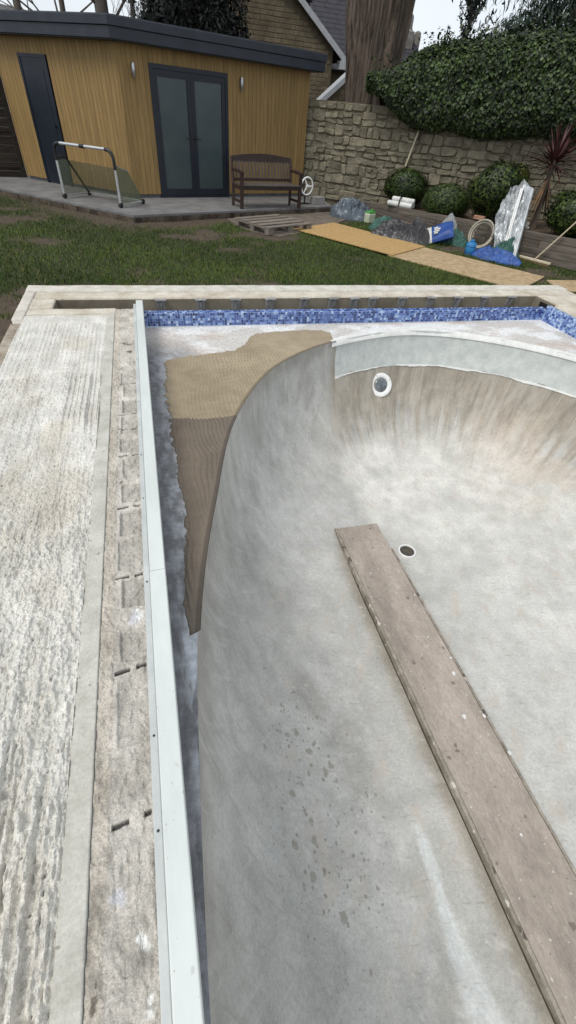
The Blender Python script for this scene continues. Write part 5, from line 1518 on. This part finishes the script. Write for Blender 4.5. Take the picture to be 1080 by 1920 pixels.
# white rolls with a strap
wb = thing('white_bundle', 'white plastic rolls tied with a black strap on the timber bed', 'bundle', (5.80, 10.98, 0.175), math.radians(-50))
for k, (yy, zz, ln_, rr_) in enumerate(((-0.07, 0.055, 0.30, 0.055), (0.06, 0.055, 0.28, 0.055), (0.0, 0.14, 0.27, 0.05))):
    MB().lathe([(rr_ * 0.8, -ln_), (rr_, -ln_ + 0.02), (rr_ * 1.03, 0), (rr_, ln_ - 0.02), (rr_ * 0.8, ln_)], 14, Matrix.Translation((0.02 * k, yy, zz)) @ Matrix.Rotation(PI / 2, 4, 'Y')).build('roll', m_bagwhite, wb, smooth=True)
MB().tube([(0, 0.135 * math.cos(a), 0.095 + 0.112 * math.sin(a)) for a in np.linspace(0, 2 * PI, 21)[:-1]], 0.014, 6, True).build('strap', m_dark, wb)
tag(MB().box(-0.11, 0.11, -0.05, 0.05, 0, 0.065).build('brick', m_brick, bevel=0.006, loc=(6.57, 9.02, 0.285), rz=-1.0), 'single pinkish brick on top of the timber bed', 'brick')
rb = MB()
rbt = thing('rubble_pile', 'small pile of grey rubble on the bed beside the silver sheet', 'rubble', (6.97, 8.20, 0.30))
for k in range(14):
    s = random.uniform(0.02, 0.045)
    Mx = Matrix.Translation((random.uniform(-0.06, 0.1), random.uniform(-0.16, 0.12), s + 0.025 * (k % 3))) @ Matrix.Rotation(random.uniform(0, 3), 4, 'Z') @ Matrix.Rotation(random.uniform(0, 3), 4, 'X')
    MB().box(-s, s, -s * 0.8, s * 0.8, -s * 0.6, s * 0.6, Mx).build('stone', m_rubble, rbt, bevel=0.006)

# ------------------------------------------------------------------ redwood behind the wall
tree = thing('redwood_tree', 'huge fluted brown tree trunk rising behind the stone wall', 'tree', (5.78, 13.85, -0.2))
zs = np.array([0, 0.8, 1.6, 2.2, 2.8, 3.4, 4.0, 5.0, 6.5, 9.0, 13.0])
Rr = np.array([0.62, 0.56, 0.56, 0.58, 0.62, 0.69, 0.72, 0.66, 0.55, 0.42, 0.12])
cxs = np.array([0.06, 0.05, 0.03, 0.02, 0, -0.04, -0.06, -0.1, -0.1, -0.1, -0.1])
zz = np.linspace(0, 13, 110); th = np.linspace(0, 2 * PI, 73)
TH, ZZ = np.meshgrid(th, zz)
R_ = np.interp(ZZ, zs, Rr)
fl = 0.10 * np.cos(TH * 3 + 0.6 + ZZ * 0.15) + 0.06 * np.cos(TH * 7 + 2 + ZZ * 0.1) + 0.05 * (fbm((TH % (2 * PI)) * 6, ZZ * 0.5, 3, 600) - 0.5) * np.minimum(1, np.minimum(TH, 2 * PI - TH)) * 2 + 0.24 * (np.abs(2 * fbm(np.cos(TH) * 6 + 9, np.sin(TH) * 6 + 9 + ZZ * 0.22, 4, 601) - 1))
R_ = R_ * (0.95 + fl)
Vt = np.stack([np.interp(ZZ, zs, cxs) + R_ * np.cos(TH), R_ * np.sin(TH), ZZ], -1).reshape(-1, 3)
link('trunk', mesh_np('trunk', Vt, grid_faces(110, 73)), m_bark, tree)
r = np.random.RandomState(61)
limb = MB(); LP = []; LN = []
for k in range(34):
    z0 = 4.6 + 8 * (k / 34) ** 1.0; az = r.uniform(0, 2 * PI); ln_ = r.uniform(1.4, 3.4) * (1 - 0.5 * (z0 - 4.6) / 8.5)
    if k == 0: az, ln_, z0 = math.radians(-20), 2.4, 4.75
    d_ = np.array([math.cos(az), math.sin(az), 0])
    P_ = [np.array([0, 0, z0]) + d_ * (0.3 + ln_ * t) + np.array([0, 0, 0.5 * t - 1.15 * t * t]) for t in np.linspace(0, 1, 7)]
    limb.tube(P_, [0.09 * (1 - 0.85 * t) for t in np.linspace(0, 1, 7)], 6)
    m_ = 420
    t = r.rand(m_) ** 0.7
    q = np.array([np.interp(t, np.linspace(0, 1, 7), [p[c_] for p in P_]) for c_ in range(3)]).T
    q += r.normal(0, 1, (m_, 3)) * np.array([0.28, 0.28, 0.10]) - np.array([0, 0, 1.0]) * (r.rand(m_) ** 1.5 * 0.45)[:, None]
    LP.append(q); LN.append(np.tile([0, 0, 1.0], (m_, 1)) * 0.4 + d_)
limb.build('limbs', m_bark, tree, smooth=True)
leaves('crown', np.concatenate(LP), np.concatenate(LN), 0.16, m_leaf, tree, ((22, 34, 24), (58, 74, 50)), 0.9, 3.2, 62)

# ------------------------------------------------------------------ other trees
def blob_tree(name, label, base, trunk_h, crowns, n, size, cols, seed, droop=0.3, aspect=2.0, trunk_r=0.16, bark=None):
    t_ = thing(name, label, 'tree', base)
    r = np.random.RandomState(seed)
    MB().tube([(0, 0, -0.3), (0.05, 0, trunk_h * 0.5), (0, 0.05, trunk_h)], [trunk_r * 1.2, trunk_r, trunk_r * 0.4], 10).build('trunk', bark or m_twig, t_, smooth=True)
    PP = []; NN = []
    tot = sum(c[3] * c[3] for c in crowns)
    lb = MB()
    for (x, y, z, ra, rz_) in crowns:
        k = int(n * ra * ra / tot)
        d = r.normal(0, 1, (k, 3)); d /= np.linalg.norm(d, axis=1)[:, None]
        rad = (r.rand(k) ** 0.33) * (1 + 0.45 * (fbm(np.arctan2(d[:, 1], d[:, 0]) * 2 + 8, d[:, 2] * 3 + 8, 3, seed) - 0.5) * 2)
        PP.append(np.array([x, y, z]) + d * rad[:, None] * np.array([ra, ra, rz_])); NN.append(d)
        lb.tube([(0, 0, min(z, trunk_h) * 0.75), (x * 0.6, y * 0.6, z - rz_ * 0.3), (x, y, z)], [trunk_r * 0.5, trunk_r * 0.3, 0.02], 6)
    lb.build('limbs', bark or m_twig, t_, smooth=True)
    leaves('crown', np.concatenate(PP), np.concatenate(NN), size, m_leaf, t_, cols, droop, aspect, seed)
    return t_
r = random.Random(71)
blob_tree('yew_tree', 'dense near black evergreen tree behind the garden room roof', (1.95, 17.9, -0.2), 6.5,
          [(-0.6, 0, 3.4, 0.9, 0.8), (0.5, 0, 3.3, 0.95, 0.8), (1.15, 0.1, 3.7, 0.55, 0.8), (-0.95, 0.2, 4.2, 0.7, 0.9), (0, 0, 4.4, 1.3, 1.2), (0.1, 0, 5.6, 1.1, 1.3), (1.2, 0, 4.6, 0.6, 0.6), (1.38, -0.1, 3.2, 0.32, 0.4)], 15000, 0.13, ((8, 14, 12), (26, 36, 28)), 72, 0.4, 2.4)
blob_tree('cedar_tree', 'blue green drooping cedar behind the right end of the hedge', (13.5, 16.9, -0.2), 8.0,
          [(-2.1, 0, 4.15, 0.5, 0.28), (-1.5, 0, 4.35, 0.6, 0.30), (-1.0, 0.2, 4.75, 0.8, 0.45), (-0.2, 0, 4.5, 0.9, 0.6), (0.6, 0, 4.9, 1.0, 0.7), (-0.7, 0, 5.6, 1.1, 0.6), (0.2, 0, 6.6, 1.2, 0.8)], 9000, 0.15, ((28, 42, 34), (74, 92, 78)), 73, 1.2, 3.4, 0.26, m_bark)
# spiky conifer with upswept branches
sp = thing('spiky_conifer', 'small spiky conifer showing against the sky above the hedge', 'tree', (11.15, 19.0, -0.2))
MB().tube([(0, 0, -0.2), (0, 0, 3.0), (0.02, 0, 5.4)], [0.12, 0.09, 0.02], 8).build('trunk', m_twig, sp, smooth=True)
rn = np.random.RandomState(75); LP = []; LN = []; lm = MB()
for k in range(64):
    z0 = 3.1 + 2.3 * rn.rand(); az = rn.uniform(0, 2 * PI); ln_ = (5.7 - z0) * 0.34 * rn.uniform(0.6, 1.1) + 0.12
    d_ = np.array([math.cos(az), math.sin(az), 0])
    P_ = [np.array([0, 0, z0]) + d_ * ln_ * t + np.array([0, 0, 0.75 * ln_ * t * t]) for t in np.linspace(0, 1, 5)]
    lm.tube(P_, [0.018, 0.016, 0.014, 0.010, 0.004], 5)
    m_ = 60
    t = 0.25 + 0.75 * rn.rand(m_)
    q = np.array([np.interp(t, np.linspace(0, 1, 5), [p[c_] for p in P_]) for c_ in range(3)]).T + rn.normal(0, 0.03, (m_, 3))
    LP.append(q); LN.append(rn.normal(0, 1, (m_, 3)) + d_)
lm.build('limbs', m_twig, sp, smooth=True)
leaves('crown', np.concatenate(LP), np.concatenate(LN), 0.10, m_leaf, sp, ((26, 36, 32), (64, 74, 64)), -0.8, 2.6, 76)

# bare winter trees behind the garden room
def bare_tree(label, base, h, rad, seed):
    t_ = thing('bare_tree', label, 'tree', base, 0, 'bare trees behind the garden room')
    rr = random.Random(seed)
    tk = MB().tube([(0, 0, -0.2), (rr.uniform(-.1, .1), 0, h * 0.4), (rr.uniform(-.2, .2), 0, h)], [rad * 1.1, rad * 0.9, rad * 0.35], 10).build('trunk', m_twig, t_, smooth=True)
    cr = MB()
    def grow(p, d, ln_, r_, lev):
        q = p + d * ln_
        cr.tube([p, (p + q) / 2 + Vector((rr.uniform(-.06, .06), rr.uniform(-.06, .06), 0)) * ln_, q], [r_, r_ * 0.8, r_ * 0.55], 4)
        if lev > 0:
            for _ in range(3):
                nd_ = (d + Vector((rr.uniform(-.8, .8), rr.uniform(-.8, .8), rr.uniform(-.25, .5)))).normalized()
                grow(q, nd_, ln_ * rr.uniform(0.55, 0.8), r_ * 0.55, lev - 1)
    for k in range(9):
        z0 = h * (0.22 + 0.75 * k / 9); az = rr.uniform(0, 2 * PI)
        grow(Vector((0, 0, z0)), Vector((math.cos(az) * .8, math.sin(az) * .8, 0.55)).normalized(), h * 0.16, rad * 0.32, 3)
    cr.build('crown', m_twig, t_)
bare_tree('thick bare grey trunk above the garden room roof', (-0.32, 18.6, -0.2), 9.0, 0.20, 81)
bare_tree('leaning bare tree above the far left end of the roof', (-2.6, 20.5, -0.2), 8.0, 0.12, 82)
bare_tree('slender bare tree between the thick trunk and the left roof end', (-1.6, 22.5, -0.2), 8.5, 0.10, 83)
bare_tree('twiggy bare tree just left of the black evergreen', (0.55, 23.5, -0.2), 7.5, 0.10, 84)
# far wooded slope
xs = np.linspace(-90, 60, 90); ys = np.linspace(48, 110, 24)
Xh, Yh = np.meshgrid(xs, ys)
Zh = -0.3 + 9.5 * sst(48, 95, Yh) * sst(30, -20, Xh) + (fbm(Xh * 0.25, Yh * 0.25, 4, 620) - 0.5) * 2.6 * sst(50, 60, Yh)
struct(link('hill', mesh_np('hill', np.stack([Xh, Yh, Zh], -1).reshape(-1, 3), grid_faces(24, 90), smooth=False), m_hill))

# ------------------------------------------------------------------ house behind
def blocks(x0, x1, z0, z1, bw, bh, inside, y, seed, depth=0.012):
    mb = MB(); rr = random.Random(seed)
    z = z0; row = 0
    while z < z1:
        h_ = bh * rr.uniform(0.85, 1.15)
        x = x0 - (bw * 0.5 if row % 2 else 0)
        while x < x1:
            w_ = bw * rr.uniform(0.6, 1.4)
            if inside(x, z) and inside(x + w_, z) and inside(x, z + h_) and inside(x + w_, z + h_):
                p = rr.uniform(0.3, 1) * depth
                mb.add([(x + .008, y, z + .008), (x + w_ - .008, y, z + .008), (x + w_ - .008, y, z + h_ - .008), (x + .008, y, z + h_ - .008),
                        (x + .016, y - p, z + .014), (x + w_ - .016, y - p, z + .014), (x + w_ - .016, y - p, z + h_ - .014), (x + .016, y - p, z + h_ - .014)],
                       [(4, 5, 6, 7), (0, 1, 5, 4), (1, 2, 6, 5), (2, 3, 7, 6), (3, 0, 4, 7)])
            x += w_
        z += h_; row += 1
    return mb
hx0, hy0 = 3.9, 20.0
hs2 = thing('stone_house', 'old stone house gable with slate roof behind the garden room', 'house', (hx0, hy0, -0.2))
AP = 5.55
def gz(x): return AP - abs(x) * 0.70 - 0.02          # gable line, local
wl = MB()
prof = [(-3.1, 0), (3.0, 0), (3.0, gz(3.0)), (0, AP), (-3.1, gz(3.1))]
V = [(x, 0.0, z) for x, z in prof] + [(x, 7.0, z) for x, z in prof]
wl.add(V, [(0, 1, 2, 3, 4), (9, 8, 7, 6, 5)] + [(i, i + 5, (i + 1) % 5 + 5, (i + 1) % 5) for i in range(5)])
wl.build('wall', m_hmortar, hs2)
b_ = blocks(-3.0, 3.0, 1.6, 5.2, 0.24, 0.105, lambda x, z: z < gz(x) - 0.12 and abs(x) < 2.99, -0.001, 90).build('stone_blocks', m_ashlar, hs2); b_['kind'] = 'stuff'
rf = MB()
for s in (-1, 1):
    V = [(0, -0.16, AP + 0.10), (s * 3.42, -0.16, AP + 0.10 - 3.42 * 0.70), (s * 3.42, 7.1, AP + 0.10 - 3.42 * 0.70), (0, 7.1, AP + 0.10)]
    V += [(x, y, z - 0.08) for x, y, z in V]
    rf.add(V, [(0, 1, 2, 3), (7, 6, 5, 4), (0, 4, 5, 1), (1, 5, 6, 2), (2, 6, 7, 3), (3, 7, 4, 0)])
rfo = rf.build('roof', m_slate, hs2)
for s in (-1, 1):
    q = MB(); V = [(0, -0.20, AP + 0.12), (s * 3.45, -0.20, AP + 0.12 - 3.45 * 0.70), (s * 3.45, -0.20, AP - 0.06 - 3.45 * 0.70), (0, -0.20, AP - 0.06)]
    V += [(x, -0.165, z) for x, y, z in V]
    q.add(V, [(0, 1, 2, 3), (7, 6, 5, 4), (0, 4, 5, 1), (1, 5, 6, 2), (2, 6, 7, 3), (3, 7, 4, 0)]).build('bargeboard', m_white, hs2)
MB().box(3.22, 3.50, -0.21, 0.1, AP - 3.45 * 0.70 - 0.15, AP - 3.45 * 0.70 + 0.06).build('eaves_box', m_white, hs2)
# slate wing to the right, its roof sloping towards us
MB().box(3.05, 6.9, 1.6, 7.0, 0, 3.15).build('wing_wall', m_hmortar, hs2)
sl2 = MB()
for k in range(26):
    y0 = 1.30 + k * 0.125; z0 = 3.10 + k * 0.125 * 1.05
    x = 3.02 - 0.11 * (k % 2)
    while x < 6.95:
        w_ = random.uniform(0.19, 0.24)
        sl2.add([(x + .003, y0, z0), (x + w_ - .003, y0, z0), (x + w_ - .003, y0 + 0.20, z0 + 0.19), (x + .003, y0 + 0.20, z0 + 0.19), (x + .003, y0, z0 - .012), (x + w_ - .003, y0, z0 - .012)], [(0, 1, 2, 3), (4, 5, 1, 0)])
        x += w_
MB().add([(3.0, 1.35, 3.06), (6.95, 1.35, 3.06), (6.95, 4.7, 6.58), (3.0, 4.7, 6.58), (6.95, 7.1, 3.06), (3.0, 7.1, 3.06)], [(0, 1, 2, 3), (3, 2, 4, 5)]).build('wing_roof', m_slate, hs2)
so = sl2.build('slates', m_slate, hs2); so['kind'] = 'stuff'
MB().tube([(3.02, 1.28, 3.05), (6.95, 1.28, 3.05)], 0.05, 8).build('gutter', m_dark, hs2)
MB().tube([(3.12, 1.5, 3.0), (3.12, 1.45, 0.2)], 0.04, 8).build('downpipe', m_dark, hs2)
# chimney beside the trunk
ch = thing('chimney_stack', 'grey stone chimney with two round topped pots right of the trunk', 'chimney', (10.6, 22.0, -0.2))
MB().add([(-1.2, 0, 4.55), (0.75, 0, 3.30), (0.75, 3, 3.30), (-1.2, 3, 4.55), (-1.2, 0, 4.40), (0.75, 0, 3.15), (0.75, 3, 3.15), (-1.2, 3, 4.40)], [(0, 1, 2, 3), (7, 6, 5, 4), (0, 4, 5, 1), (1, 5, 6, 2), (2, 6, 7, 3), (3, 7, 4, 0)]).build('roof_verge', m_slate, ch)
MB().add([(-1.2, 0.02, 0), (0.6, 0.02, 0), (0.6, 0.02, 3.22), (-1.2, 0.02, 4.38), (-1.2, 2.9, 0), (0.6, 2.9, 0), (0.6, 2.9, 3.22), (-1.2, 2.9, 4.38)], [(0, 1, 2, 3), (7, 6, 5, 4), (1, 5, 6, 2), (4, 0, 3, 7)]).build('wall', m_white, ch)
MB().box(-0.28, 0.16, 0.05, 0.55, 3.6, 4.35).build('stack', m_chimney, ch, bevel=0.02)
MB().lathe([(0.19, 4.30), (0.19, 4.36), (0.15, 4.40), (0.15, 4.70), (0.13, 4.76), (0.07, 4.80)], 16, Matrix.Translation((-0.03, 0.3, 0))).build('pot', m_chimney, ch, smooth=True)
MB().lathe([(0.13, 3.7), (0.13, 4.22), (0.115, 4.36), (0.05, 4.40)], 16, Matrix.Translation((0.42, 0.3, 0))).build('pot', m_chimney, ch, smooth=True)
# small outbuilding gable with pale verge, between the garden room and the trunk
ob = thing('outbuilding', 'small stone outbuilding with pale sloping verge left of the trunk', 'outbuilding', (7.05, 17.0, -0.2))
def oz(x): return 3.15 - abs(x) * 0.77
prof = [(-1.55, 0), (1.55, 0), (1.55, oz(1.55)), (0, oz(0)), (-1.55, oz(1.55))]
V = [(x, 0.0, z) for x, z in prof] + [(x, 0.3, z) for x, z in prof]
MB().add(V, [(0, 1, 2, 3, 4), (9, 8, 7, 6, 5)] + [(i, i + 5, (i + 1) % 5 + 5, (i + 1) % 5) for i in range(5)]).build('wall', m_hmortar, ob)
b_ = blocks(-1.5, 1.5, 1.0, 3.2, 0.24, 0.11, lambda x, z: z < oz(x) - 0.05 and abs(x) < 1.54, -0.001, 93).build('stone_blocks', m_ashlar, ob); b_['kind'] = 'stuff'
for s in (-1, 1):
    V = [(0, -0.10, oz(0) + 0.12), (s * 1.72, -0.10, oz(1.72) + 0.12), (s * 1.72, -0.10, oz(1.72) - 0.02), (0, -0.10, oz(0) - 0.02)]
    V += [(x, 0.34, z) for x, y, z in V]
    MB().add(V, [(0, 1, 2, 3), (7, 6, 5, 4), (0, 4, 5, 1), (1, 5, 6, 2), (2, 6, 7, 3), (3, 7, 4, 0)]).build('verge', m_white, ob)
MB().box(-3.0, -1.8, 0.5, 2.0, 0, 2.05).build('lean_to', m_fence, ob)
